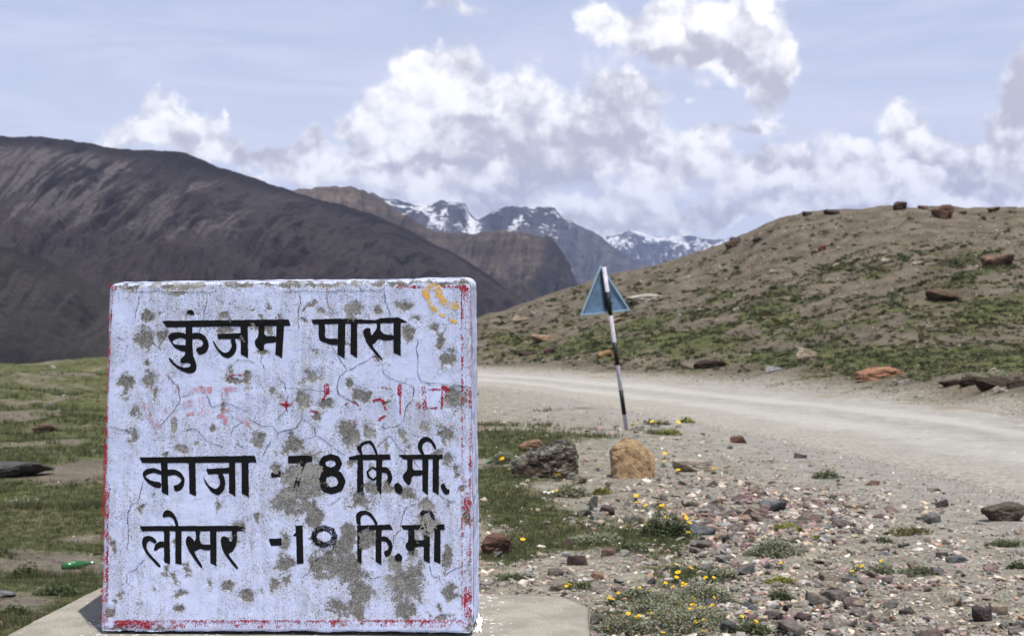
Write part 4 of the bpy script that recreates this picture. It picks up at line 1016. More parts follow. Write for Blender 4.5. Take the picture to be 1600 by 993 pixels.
def build_road_sign():
    b = hit(979, 673)[0]; Y = b[1]; s = Y / F
    b[2] = float(H(b[0], b[1]))
    root = empty('road_sign', b, 'leaning triangular road sign seen from its blue back on a black and white post', 'road sign')
    lean = math.radians(-7.9); root.rotation_euler = (math.radians(-1.0), lean, math.radians(8))
    Lp = 257 * s / math.cos(lean); r = .027
    white = simple_mat('post_white', (.46, .45, .52), .55, .18, 18, .001); black = simple_mat('post_black', (.012, .012, .014), .5, .3, 18, .001)
    V, f = tube((0, 0, -.35), (0, 0, Lp), r, 20); post = link('post', mesh_arrays('post', V, f, smooth=True), white, root)
    for (y0, y1) in ((828, 705), (580, 465), (330, 212)):
        z0 = (912 - y0) / 824 * Lp; z1 = (912 - y1) / 824 * Lp
        V, f = tube((0, 0, z0), (0, 0, z1), r + .0015, 20); link('band', mesh_arrays('band', V, f, smooth=True), black, post)
    # plate: pressed steel triangle with a turned-back rim
    blue = simple_mat('blue_grey_enamel', (.115, .195, .295), .5, .25, 9, .001); rimm = simple_mat('rim_enamel', (.26, .38, .46), .5, .15, 12, .001)
    zt = Lp + .040; zb = (912 - 316) / 824 * Lp; hw = 121 / 3.2056 * s * 1.08
    yb = r + .012
    tri = np.array([(0, zt), (hw, zb), (-hw, zb)]); c = tri.mean(0)
    def rnd(sc):
        q = []
        for i in range(3):
            p = c + (tri[i] - c) * sc; pa = c + (tri[i - 1] - c) * sc; pn = c + (tri[(i + 1) % 3] - c) * sc
            da = (pa - p) / np.linalg.norm(pa - p); dn = (pn - p) / np.linalg.norm(pn - p)
            for t in (0, .25, .5, .75, 1): q.append(p + .022 * (da * (1 - t) ** 2 + dn * t ** 2))
        return np.array(q)
    out, inn = rnd(1.0), rnd(.89); n = len(out)
    V = np.concatenate([[(x, yb + .004, z) for x, z in out], [(x, yb + .006, z) for x, z in out], [(c[0], yb + .004, c[1])], [(c[0], yb + .006, c[1])]])
    i = np.arange(n); j = (i + 1) % n
    f = np.concatenate([np.stack([i, j, np.full(n, 2 * n)], 1), np.stack([j + n, i + n, np.full(n, 2 * n + 1)], 1), np.stack([i, i + n, j + n], 1), np.stack([i, j + n, j], 1)])
    plate = link('plate', mesh_arrays('plate', V, f), blue, root); plate.rotation_euler = (0, math.radians(2.2), 0); plate.location = (-.034, 0, 0) ; plate.location[0] -= math.sin(math.radians(2.2)) * zt
    V = np.concatenate([[(x, yb + .0035, z) for x, z in out], [(x, yb - .018, z) for x, z in out], [(x, yb - .018, z) for x, z in inn], [(x, yb + .0035, z) for x, z in inn]])
    f = np.concatenate([np.stack([k * n + i, k * n + j, (k + 1) * n + j], 1) for k in range(3)] + [np.stack([k * n + i, (k + 1) * n + j, (k + 1) * n + i], 1) for k in range(3)])
    link('rim', mesh_arrays('rim', V, f), rimm, plate)
    dk = simple_mat('dark_steel_and_shade', (.03, .035, .045), .6, .3, 20)
    for zz in (zb + .12, zt - .22):
        V, f = tube((-.055, yb - .006, zz), (.055, yb - .006, zz), .011, 8); link('bracket', mesh_arrays('bracket', V, f), dk, root)
    V, f = join([tube((-r - .016, yb - .004, zb + .05), (-r - .010, yb - .004, zt - .12), .014, 8)]); link('post_shadow_strip', mesh_arrays('post_shadow_strip', V, f), dk, root)  # dark rod standing in for the post's shadow on the plate's back


build_road_sign()


# ------------------------------------------------------------------ stones
def hull_stone(seed, npts=18, flat=.7, sub=0, rough=.0):
    rr = np.random.default_rng(seed)
    c = np.array([(x, y, z) for x in (-1, 1) for y in (-1, 1) for z in (-1, 1)], float)      # a split block: jittered corners, some knocked off
    c = c * (.80 + rr.uniform(-.30, .16, c.shape)); q = rr.normal(size=(npts - 5, 3)); q /= (np.abs(q) ** 2.8).sum(1)[:, None] ** (1 / 2.8); q *= rr.uniform(.80, 1.06, (len(q), 1))
    p = np.concatenate([c[rr.permutation(8)[:5]], q]); p[:, 2] *= flat; p[:, 0] *= .85 + .6 * rr.random(); p[:, 1] *= .75 + .3 * rr.random()
    a = rr.uniform(-.35, .35); p[:, [0, 2]] = p[:, [0, 2]] @ np.array([[math.cos(a), math.sin(a)], [-math.sin(a), math.cos(a)]])
    bm = bmesh.new(); [bm.verts.new(v) for v in p]; r = bmesh.ops.convex_hull(bm, input=bm.verts)
    bmesh.ops.delete(bm, geom=[g for g in set(r['geom_interior'] + r['geom_unused']) if isinstance(g, bmesh.types.BMVert) and g.is_valid], context='VERTS')
    if sub:
        bmesh.ops.bevel(bm, geom=bm.edges[:], offset=.07, segments=1, affect='EDGES', profile=.6)
        bmesh.ops.triangulate(bm, faces=bm.faces[:])
        for _ in range(sub): bmesh.ops.subdivide_edges(bm, edges=bm.edges[:], cuts=1, use_grid_fill=True)
        bmesh.ops.triangulate(bm, faces=bm.faces[:])
        co = np.array([v.co for v in bm.verts]); bm.normal_update(); no = np.array([v.normal for v in bm.verts])
        d = fbm(co[:, 0] * 2.2 + seed, co[:, 2] * 2.2 + co[:, 1] * 1.7, 4, seed % 40, .55) + .35 * fbm(co[:, 0] * 7 + co[:, 1] * 5, co[:, 2] * 7 - co[:, 1] * 4, 3, seed % 37)
        for v, nn, k in zip(bm.verts, no, d): v.co += Vector(nn) * float(k) * rough
    bmesh.ops.triangulate(bm, faces=bm.faces[:])
    bm.verts.index_update(); V = np.array([v.co[:] for v in bm.verts]); Fa = np.array([[v.index for v in f.verts] for f in bm.faces]); bm.free()
    V[:, :2] -= (V[:, :2].max(0) + V[:, :2].min(0)) / 2; V[:, :2] /= (V[:, 0].max() - V[:, 0].min()) ; V[:, 2] -= V[:, 2].min(); V[:, 2] /= V[:, 2].max()
    return V, Fa          # unit width in x, unit height, standing on z = 0


def outline_stone(pts, depth, seed, rough=.1, cuts=4, slant=.25):
    """a boulder from its outline (x, z): pulled back in depth, its front and back faces smaller than its middle, then roughened"""
    p = np.array(pts, float); c = np.array([p[:, 0].mean(), p[:, 1].min()]); rr = np.random.default_rng(seed); bm = bmesh.new()
    for sc, y in ((.80, -.5), (.97, -.32), (1.0, .0), (.93, .32), (.7, .5)):
        for q in p:
            e = c + (q - c) * sc * rr.uniform(.96, 1.03); bm.verts.new((e[0], (y + slant * (e[1] - c[1])) * depth, e[1]))
    bmesh.ops.convex_hull(bm, input=bm.verts); bmesh.ops.delete(bm, geom=[v for v in bm.verts if not v.link_faces], context='VERTS')
    bmesh.ops.triangulate(bm, faces=bm.faces[:])
    for _ in range(cuts):
        lo = np.median([e.calc_length() for e in bm.edges]); bmesh.ops.subdivide_edges(bm, edges=[e for e in bm.edges if e.calc_length() > max(.035, lo * .7)], cuts=1, use_grid_fill=True); bmesh.ops.triangulate(bm, faces=bm.faces[:])
    bmesh.ops.smooth_vert(bm, verts=bm.verts[:], factor=.5, use_axis_x=True, use_axis_y=True, use_axis_z=True)
    bm.normal_update(); co = np.array([v.co[:] for v in bm.verts]); no = np.array([v.normal[:] for v in bm.verts])
    d = fbm(co[:, 0] * 5 + seed, co[:, 2] * 5 + co[:, 1] * 3, 4, seed % 40, .6) - .5 * np.exp(-(fbm(co[:, 0] * 3 + co[:, 1] * 2, co[:, 2] * 3, 2, seed % 31) / .09) ** 2)
    V = co + no * (d * rough)[:, None]; bm.verts.index_update(); Fa = np.array([[v.index for v in f.verts] for f in bm.faces]); bm.free()
    V[:, 0] -= (V[:, 0].max() + V[:, 0].min()) / 2; V[:, :2] /= V[:, 0].max() - V[:, 0].min(); V[:, 2] -= V[:, 2].min(); V[:, 2] /= V[:, 2].max()
    return V, Fa


PROTO = [hull_stone(300 + i, 10 + i % 6) for i in range(16)]
PROTO_ME = [mesh_arrays('stone', v, f) for v, f in PROTO]
for me in PROTO_ME: me.materials.append(M_STONE)
BIG = [hull_stone(500 + i, 16 + i % 5, .8, 3, .13) for i in range(9)]
BIG += [outline_stone([(-.50, 0), (-.50, .35), (-.40, .62), (-.16, .82), (.12, .96), (.28, 1.0), (.42, .90), (.50, .62), (.48, .1), (.40, 0)], .55, 41, .045), outline_stone([(-.5, 0), (-.5, .70), (-.40, .90), (-.15, 1.0), (.12, .98), (.32, .80), (.50, .62), (.50, .22), (.42, .06), (.05, .0)], .85, 44, .035), outline_stone([(-.5, 0), (-.46, .5), (-.2, .85), (-.05, .9), (.2, .95), (.4, .6), (.5, .3), (.48, 0)], .6, 47, .06)]
BIG_ME = [mesh_arrays('boulder', v, f) for v, f in BIG]
for me in BIG_ME: me.materials.append(M_STONE)

OCH, DRK, PNK, GRY, WHT, RED_, PUR, BRN, BLU, TAN = ((.45, .31, .175), (.135, .115, .09), (.33, .225, .19), (.27, .265, .255), (.62, .60, .55), (.25, .125, .085), (.20, .15, .16), (.16, .10, .07), (.23, .255, .265), (.36, .30, .22))
def lichen_mat():
    m, T, b = material('lichen_rock')
    P = T.new('ShaderNodeTexCoord').outputs['Object']
    n1 = T.noise(P, 2.6, 7, .68, 1.0); n2 = T.noise(P, 9, 6, .7); vo = T.new('ShaderNodeTexVoronoi', feature='DISTANCE_TO_EDGE'); vo.inputs['Scale'].default_value = 5
    T.l.new(T.vm('ADD', P, T.scale(T.noise(P, 6, 4, .6, out=1), .5)), vo.inputs['Vector'])
    c = T.mix(T.ramp(n2, .35, .65), (.045, .035, .026), (.15, .115, .08)); c = T.mix(T.ramp(n1, .47, .57), c, (.29, .285, .245)); c = T.mix(T.ramp(n1, .36, .28), c, (.20, .13, .075))
    c = T.mix(T.ramp(vo.outputs['Distance'], .05, .0), c, (.015, .012, .01))
    T.l.new(c, b.inputs['Base Color']); bump(T, b, T.math('ADD', T.ramp(vo.outputs['Distance'], 0, .12), T.math('ADD', n1, T.math('MULTIPLY', n2, .5))), 1.0, .10)
    return m


M_LICHEN = lichen_mat()
TAKEN = []


def key_stone(name, label, cat, px, py, w, h, col, big=None, proto=None, rot=0.0, sink=.18, tilt=0.0, deep=.8, group=None, mat=None):
    p = hit(px, py)[0]
    if np.isnan(p[0]): p = hit(px, py + 6)[0]
    if np.isnan(p[0]): print('missed', label); return
    Y = p[1]; s = Y / F; ww, hh = w * s, h * s / (1 - sink) * 1.03
    me = BIG_ME[big] if big is not None else PROTO_ME[proto if proto is not None else random.randrange(16)]
    if mat: me = me.copy(); me.materials[0] = mat
    o = bpy.data.objects.new(name, me); COL.objects.link(o)
    y = p[1] + ww * deep * .35; x = p[0]
    o.location = (x, y, float(H(x, y)) - hh * sink); o.scale = (ww * 1.05, ww * deep * 1.05, hh); o.rotation_euler = (tilt * .4, tilt, rot)
    o.color = (*col, 1); TAKEN.append((x, y, ww * .6)); tag(o, label, cat, group); return o


K = key_stone
K('boulder', 'large dark lichen-mottled boulder on the grass left of the ochre boulder', 'boulder', 853, 751, 104, 58, DRK, big=9, deep=1.0, rot=.05, mat=M_LICHEN)
K('boulder', 'smooth pinkish rock peeking out behind the dark mottled boulder', 'boulder', 830, 706, 40, 17, (.36, .22, .14), big=3)
K('boulder', 'rounded ochre yellow boulder standing near the foot of the road sign', 'boulder', 990, 747, 68, 58, OCH, big=10, deep=1.0)
K('boulder', 'reddish brown rock beside the right edge of the white marker', 'boulder', 776, 860, 48, 30, (.24, .125, .095), big=2)
K('stone', 'dark maroon flat-sided stone on bare soil past the slab', 'stone', 903, 879, 32, 15, (.12, .075, .07), proto=0)
K('stone', 'pale wedge-shaped slab with a shadowed tip right of the ochre boulder', 'stone', 1083, 736, 62, 20, (.48, .42, .35), big=5, deep=.6)
K('stone', 'layered grey-green slab on top of the pink rubble', 'stone', 1211, 798, 42, 16, BLU, big=6)
K('boulder', 'grey brown angular rock at the right edge beside the road gravel', 'boulder', 1574, 816, 66, 27, (.17, .145, .115), big=4, deep=.6)
K('stone', 'dark purple knobbly stone on gravel in the bottom right corner', 'stone', 1536, 966, 30, 23, (.13, .10, .105), big=5)
K('stone', 'mauve pointed stone in the grass below the ochre boulder', 'stone', 949, 803, 24, 16, PUR, proto=3)
K('stone', 'bright white stone touching another under the ochre boulder', 'stone', 989, 779, 15, 11, WHT, proto=5)
K('stone', 'small round white stone just below the brighter white one', 'stone', 980, 788, 12, 9, WHT, proto=6)
K('stone', 'long blue-grey slab lying by the bush in the rubble', 'stone', 1099, 837, 44, 17, BLU, proto=2, rot=.3)
K('stone', 'white quartz stone at the upper edge of the pink rubble', 'stone', 1107, 795, 17, 11, WHT, proto=9)
K('stone', 'white ring-like stone beside the shadowy hollow in the soil', 'stone', 977, 868, 18, 10, WHT, proto=11)
K('stone', 'grey stone with a dark shaded side among the yellow flowers', 'stone', 1018, 902, 14, 10, (.14, .145, .155), proto=4)
K('stone', 'grey wedge upright in the grass under the ochre boulder', 'stone', 927, 793, 14, 22, GRY, proto=7)
K('stone', 'pale pink stone in front of the ochre boulder', 'stone', 952, 768, 12, 12, PNK, proto=8)
K('stone', 'pale boulder chunk between dark and ochre boulders', 'stone', 908, 757, 20, 14, (.42, .36, .28), proto=10)
K('stone', 'grey rounded stone next to a paler one in the grass strip', 'stone', 914, 808, 22, 13, GRY, proto=12)
K('stone', 'long pale flat stone in the grass strip past the marker', 'stone', 939, 814, 28, 11, (.38, .36, .31), proto=13)
K('stone', 'small brown upright stone in the grass by the bare soil', 'stone', 888, 851, 16, 13, (.20, .15, .13), proto=14)
K('stone', 'rose coloured flat stone beside the white ring-like stone', 'stone', 952, 865, 24, 10, PNK, proto=15)
K('stone', 'red-brown block on the gravel verge near the road', 'stone', 1155, 694, 24, 11, (.20, .10, .07), proto=1)
K('stone', 'dark grey stone on the gravel beside the road track', 'stone', 1252, 716, 20, 8, (.13, .13, .14), proto=2)
K('stone', 'white flat stone at the edge of the rubble heap', 'stone', 1278, 811, 26, 9, WHT, proto=5)
K('stone', 'dark rounded stone on open gravel left of the angular rock', 'stone', 1473, 794, 26, 12, (.15, .14, .135), proto=6)
K('stone', 'blue-grey flat stone near the bottom of the gravel', 'stone', 1497, 880, 32, 10, BLU, proto=9)
K('stone', 'dark stone with shaded front at the bottom of the gravel', 'stone', 1210, 961, 30, 12, (.17, .155, .14), proto=11)
K('stone', 'grey chunk at the lower edge near the flowers', 'stone', 1138, 985, 28, 20, (.20, .21, .215), proto=3)
K('stone', 'grey slab at the front of the leafy plants', 'stone', 1175, 943, 34, 13, BLU, proto=8)
K('stone', 'pink and white pair of stones at a leafy plant', 'stone', 1432, 884, 24, 11, (.42, .34, .30), proto=13)
K('stone', 'greenish grey stone leaning on the slab corner', 'stone', 938, 968, 30, 16, (.24, .24, .20), proto=10)
# beyond the road
K('boulder', 'flat orange sandstone rock on the bank across the road', 'boulder', 1384, 592, 82, 17, (.36, .19, .115), big=11, deep=.8, rot=.1)
K('boulder', 'pale tan boulder with shaded foot on the far bank', 'boulder', 1263, 566, 36, 24, (.38, .31, .23), big=1)
K('stone', 'grey flat slab on the far bank left of the tan boulder', 'stone', 1211, 582, 28, 10, (.30, .30, .31), proto=2)
K('stone', 'greyish stone tucked under the orange sandstone', 'stone', 1394, 604, 24, 13, (.30, .26, .21), proto=5)
K('stone', 'white stone in front of the orange sandstone', 'stone', 1414, 602, 18, 10, (.50, .48, .45), proto=6)
K('stone', 'pale slab on the eroded bank at the right', 'stone', 1570, 612, 34, 10, (.45, .40, .33), proto=8)
K('stone', 'cream stone perched above the eroded hollow in the bank', 'stone', 1553, 585, 14, 12, (.5, .44, .35), proto=9)
K('stone', 'orange rounded stone behind the road sign post', 'stone', 946, 558, 25, 13, (.42, .26, .12), big=3)
K('stone', 'purple brown lump on the verge across the road', 'stone', 859, 556, 18, 11, (.16, .105, .10), big=2)
K('stone', 'flat pinkish orange rock in the grass beyond the road', 'stone', 847, 529, 34, 10, (.36, .24, .17), big=5)
K('boulder', 'cream rock on the ridge line right of the marker', 'boulder', 814, 503, 26, 12, (.38, .30, .21), big=1)
K('stone', 'whitish stone behind the cream rock on the ridge', 'stone', 835, 494, 14, 7, (.5, .47, .44), proto=7)
K('boulder', 'pale grey outcrop on the slope just right of the sign plate', 'boulder', 1008, 478, 56, 14, (.48, .45, .39), big=4, deep=.5)
K('stone', 'flat orange stone below the blue sign plate', 'stone', 964, 508, 28, 8, (.36, .26, .18), proto=12)
for (lab, x, y, w, h, c, bg) in [
    ('big pointed red-brown rock standing on the hill crest', 1476, 342, 32, 22, (.17, .095, .07), 4), ('blocky dark brown rock on the hill crest left of the pointed one', 1407, 335, 22, 12, (.11, .07, .055), 2),
    ('low black rock on the crest above the middle of the hill', 1301, 342, 24, 8, (.06, .05, .045), 0), ('small dark peak-shaped rock at the start of the crest', 1262, 343, 15, 9, (.08, .06, .05), 5),
    ('dark rock on the left shoulder of the hill', 1150, 385, 17, 13, (.07, .055, .05), 0), ('brown rock just below the dark one on the left shoulder', 1143, 393, 20, 11, (.16, .105, .08), 3), ('little dark rock right of the left shoulder rocks', 1183, 387, 14, 7, (.09, .06, .055), 2),
    ('low brown rock far right on the hill crest', 1555, 336, 18, 7, (.15, .10, .08), 6), ('rusty brown outcrop high on the right of the hill', 1565, 414, 50, 18, (.19, .12, .085), 6), ('dark brown outcrop with a shaded face mid-slope on the right', 1478, 470, 50, 17, (.11, .075, .05), 0),
    ('small red rock below the crest', 1285, 390, 13, 10, (.26, .11, .065), 2), ('pinkish stone right of the small red rock', 1313, 387, 12, 7, (.40, .30, .25), 1), ('whitish stone near the middle of the hillside', 1385, 415, 14, 9, (.52, .48, .40), 1),
    ('cream stone mid-slope under the red rock', 1307, 412, 13, 7, (.44, .38, .28), 3), ('pale stone on the left mid-slope of the hill', 1210, 434, 13, 7, (.42, .37, .28), 1), ('pale grey flat stone right of the whitish one', 1437, 418, 20, 7, (.36, .34, .29), 6),
    ('light stone low on the hillside near the grass', 1151, 503, 13, 8, (.42, .36, .28), 3), ('cap stone between the crest rocks', 1443, 328, 16, 6, (.18, .125, .10), 5), ('small brown stone right of the pointed crest rock', 1505, 330, 12, 6, (.15, .10, .08), 2)]:
    K('boulder' if w > 30 else 'stone', lab, 'rock', x, y, w, h, c, big=bg, group='rocks on the hillside')
for (x, y, w, h, bg, lab) in [(1556, 607, 54, 17, 0, 'crumbling dark earth bank below the grass at the right'), (1520, 604, 40, 14, 2, 'dark earth bank joining the crumbling one on its left'), (1592, 606, 36, 12, 7, 'dark earth bank cut off by the right edge'), (1110, 579, 52, 13, 2, 'small dark earth bank on the far verge'), (1490, 604, 40, 9, 4, 'low earth clod left of the dark bank'), (825, 558, 30, 9, 0, 'dark earth hump on the verge left of the purple lump')]:
    K('earth_bank', lab, 'earth bank', x, y, w, h, (.060, .042, .030), big=bg, deep=.5, sink=.25)
K('boulder', 'dark brown earth-coloured rock in the left meadow', 'boulder', 68, 676, 36, 15, (.15, .105, .075), big=2)
K('boulder', 'low dark grey outcrop at the left edge on pale sand', 'boulder', 22, 752, 96, 24, (.10, .095, .10), big=6, deep=.7)
K('stone', 'white stone high in the left meadow nearest the marker', 'stone', 97, 616, 9, 7, WHT, proto=5)
K('stone', 'white stone lower left of the other white meadow stone', 'stone', 72, 628, 12, 8, (.5, .5, .47), proto=6)
K('stone', 'pale stone on the far edge of the left meadow', 'stone', 84, 573, 13, 6, (.5, .46, .40), proto=8)
K('stone', 'small pale stone in the middle of the left meadow', 'stone', 90, 652, 7, 5, WHT, proto=9)
K('stone', 'greyish flat stone by the slab in the bottom left', 'stone', 8, 936, 30, 10, (.36, .36, .38), proto=10)
K('stone', 'tan stone on the soil left of the slab', 'stone', 60, 927, 12, 8, (.40, .34, .24), proto=11)


def free_of(x, y, m=.0):
    ok = np.ones(len(x), bool)
    for (a, b, r) in TAKEN: ok &= (x - a) ** 2 + (y - b) ** 2 > (r + m) ** 2
    ok &= ~((x > -1.75) & (x < .27) & (y > 2.8) & (y < 4.55))
    return ok


PAL = np.array([(.30, .285, .265), (.22, .215, .215), (.26, .195, .185), (.21, .155, .16), (.36, .32, .26), (.24, .255, .26), (.52, .50, .46), (.15, .135, .125), (.30, .21, .15)])
PALN = ['mid grey', 'dark grey', 'pinkish', 'mauve', 'sandy', 'bluish grey', 'whitish', 'nearly black', 'rusty tan']


ORD = 'first second third fourth fifth sixth seventh eighth ninth tenth eleventh twelfth thirteenth fourteenth fifteenth sixteenth seventeenth eighteenth nineteenth twentieth'.split()
def ordinal(q, n, what):
    if n == 1: return what
    if q == 0: return 'leftmost ' + what
    if q == n - 1: return 'rightmost ' + what
    return f'{ORD[q]} {what} from the left' if q < (n + 1) // 2 or n <= 5 else f'{ORD[n - 1 - q]} {what} from the right'


def scatter_stones():
    # candidates evenly over the picture (so evenly fine at every distance), thinned by how stony each place is
    n = 125000
    px = rng.uniform(-160, 1800, n); py = 1000 - 680 * rng.random(n) ** 1.15
    p = hit(px, py, 110); ok = ~np.isnan(p[:, 0]); p, px, py = p[ok], px[ok], py[ok]
    x, y = p[:, 0], p[:, 1]; sd = road_sd(x, y); g = grassiness(x, y, p[:, 2])
    dens = np.where(px > 700, .42, .03)
    for (a, b, c, d, w) in [(1150, 800, 130, 46, 1.1), (1250, 810, 130, 40, .8), (1060, 780, 70, 40, .7), (1100, 870, 70, 25, .5), (1250, 930, 160, 60, .16), (900, 665, 140, 24, .5), (1050, 715, 110, 30, .45), (820, 640, 80, 25, .4), (1010, 755, 60, 25, .5), (1450, 800, 120, 40, .15), (850, 900, 60, 20, .2)]:
        dens = dens + w * soft(px, py, a, b, c, d)
    hill = beyond_road(x, y) & (px > 690)
    dens = np.where(hill, .9 - .2 * sstep(430, 560, py), dens)
    dens = dens * np.where(g > .75, .22, 1) * (sd > .1)
    dens = np.where(sd <= .1, .35 + .6 * (rng.random(len(x)) < sstep(-3, 0, sd)), dens)
    keep = rng.random(len(x)) < dens; keep &= free_of(x, y)
    x, y, px, py, g, sd, hill = (v[keep] for v in (x, y, px, py, g, sd, hill)); n = len(x)
    heap = np.maximum(soft(px, py, 1160, 805, 150, 50), .28 * soft(px, py, 1250, 930, 220, 70))
    wpx = np.exp(rng.normal(1.25 + .95 * heap, .66, n)); wpx = np.clip(wpx, 1.6, 30)
    near = np.clip(9.0 / y, .35, 1.5); wpx = wpx * np.where(hill, np.clip(rng.normal(1.0, .2, n), .6, 1.5), near)
    wpx = np.where(hill, np.minimum(wpx, np.exp(rng.normal(.85, .4, n))), wpx); wpx = np.where(sd < .4, np.minimum(wpx, 3.2), wpx)
    w = wpx * y / F; hgt = w * rng.uniform(.25, .68, n)
    ci = rng.choice(9, n, p=[.29, .13, .09, .07, .17, .13, .07, .02, .03]); ci = np.where(hill & (rng.random(n) < .6), rng.choice([4, 8, 6, 0], n), ci)
    ci = np.where((heap > .4) & (rng.random(n) < .25), rng.choice([2, 3], n), ci)
    col = PAL[ci] * rng.uniform(.75, 2.0, (n, 1)) * np.array([1.06, 1.0, .95]) * np.where(hill, .62, 1)[:, None]; pi = rng.integers(0, 16, n); rz = rng.uniform(0, 6.28, n)
    z = H(x, y); tl = rng.normal(0, .16, (n, 2))
    order = np.argsort(-wpx); infr = (px > 0) & (px < 1600) & (py < 993) & ~((px > 158) & (px < 745)); sel = [i for i in order if infr[i] and not hill[i]][:215]
    cnt = {}
    for i in sorted(sel, key=lambda q: px[q]):
        o = bpy.data.objects.new('stone', PROTO_ME[pi[i]]); COL.objects.link(o)
        o.location = (x[i], y[i], z[i] - .18 * hgt[i]); o.scale = (w[i], w[i], hgt[i]); o.rotation_euler = (tl[i, 0], tl[i, 1], rz[i]); o.color = (*col[i], 1)
        X, Yp = px[i], py[i]; size = 'large' if wpx[i] > 13 else 'small'
        if X < 160: where = 'in the left meadow'
        elif X < 1010 and Yp < 690: where = 'on the verge left of the road sign post'
        elif Yp < 725: where = 'on the gravel verge along the road'
        elif X < 1000 and Yp < 860: where = 'between marker and ochre boulder'
        elif X < 1000: where = 'on bare soil beside the cement slab'
        elif X < 1340 and Yp < 870: where = 'in the rubble heap right of the boulders'
        elif X < 1200: where = 'among the yellow flowers'
        elif Yp < 850: where = 'on the open gravel near the angular rock'
        else: where = 'on the gravel in the bottom right'
        kk = (PALN[ci[i]], size, where); cnt.setdefault(kk, []).append(o); tag(o, None, 'stone', f'{PALN[ci[i]]} stones {where}')
    for (c_, sz, wh), os_ in cnt.items():
        for q, o in enumerate(os_): o['label'] = ordinal(q, len(os_), f'{sz} {c_} stone') + ' ' + wh
    rest = np.setdiff1d(np.arange(n), sel); Vs, Fs, Cs = [], [], []; off = 0
    for k in range(16):
        s = rest[pi[rest] == k]; V0, F0 = PROTO[k]; c, sn = np.cos(rz[s]), np.sin(rz[s])
        vx = V0[None, :, 0] * w[s, None]; vy = V0[None, :, 1] * w[s, None]; vz = V0[None, :, 2] * hgt[s, None] + vx * tl[s, :1] + vy * tl[s, 1:]
        V = np.stack([vx * c[:, None] - vy * sn[:, None] + x[s, None], vx * sn[:, None] + vy * c[:, None] + y[s, None], vz + z[s, None] - .2 * hgt[s, None]], -1)
        Vs.append(V.reshape(-1, 3)); Fs.append((F0[None] + (off + np.arange(len(s)) * len(V0))[:, None, None]).reshape(-1, 3)); Cs.append(np.repeat(col[s], len(V0), 0)); off += len(s) * len(V0)
    me = mesh_arrays('rubble', np.concatenate(Vs), np.concatenate(Fs), {'col': np.concatenate(Cs)})
    tag(link('rubble', me, M_RUBBLE), 'loose rubble and gravel stones strewn over the ground', 'rubble', kind='stuff')
    print('stones', n, 'tris', sum(len(f) for f in Fs))


scatter_stones()


# ------------------------------------------------------------------ grass and low plants
def blades(x, y, z, hgt, wid, nb, spread, col, lean=.6):
    """nb blade triangles at each spot"""
    n = len(x); th = rng.uniform(0, 6.283, (n, nb)); r = spread[:, None] * np.sqrt(rng.random((n, nb)))
    ph = rng.uniform(0, 6.283, (n, nb)); bx = x[:, None] + r * np.cos(ph); by = y[:, None] + r * np.sin(ph)
    h = hgt[:, None] * rng.uniform(.5, 1.15, (n, nb)); wd = wid[:, None] * rng.uniform(.6, 1.3, (n, nb)); ln = h * rng.uniform(0, lean, (n, nb))
    dx, dy = np.cos(th), np.sin(th); tz = z[:, None]
    A = np.stack([bx - dy * wd, by + dx * wd, np.broadcast_to(tz - .006, bx.shape)], -1); B = np.stack([bx + dy * wd, by - dx * wd, np.broadcast_to(tz - .006, bx.shape)], -1)
    C = np.stack([bx + np.cos(ph) * ln, by + np.sin(ph) * ln, tz + h], -1)
    V = np.stack([A, B, C], 2).reshape(-1, 3); F3 = np.arange(n * nb * 3).reshape(-1, 3)
    cc = col[:, None] * rng.uniform(.7, 1.35, (n, nb, 1)); c = np.stack([cc * .75, cc * .75, cc * 1.15], 2).reshape(-1, 3)
    return V, F3, c


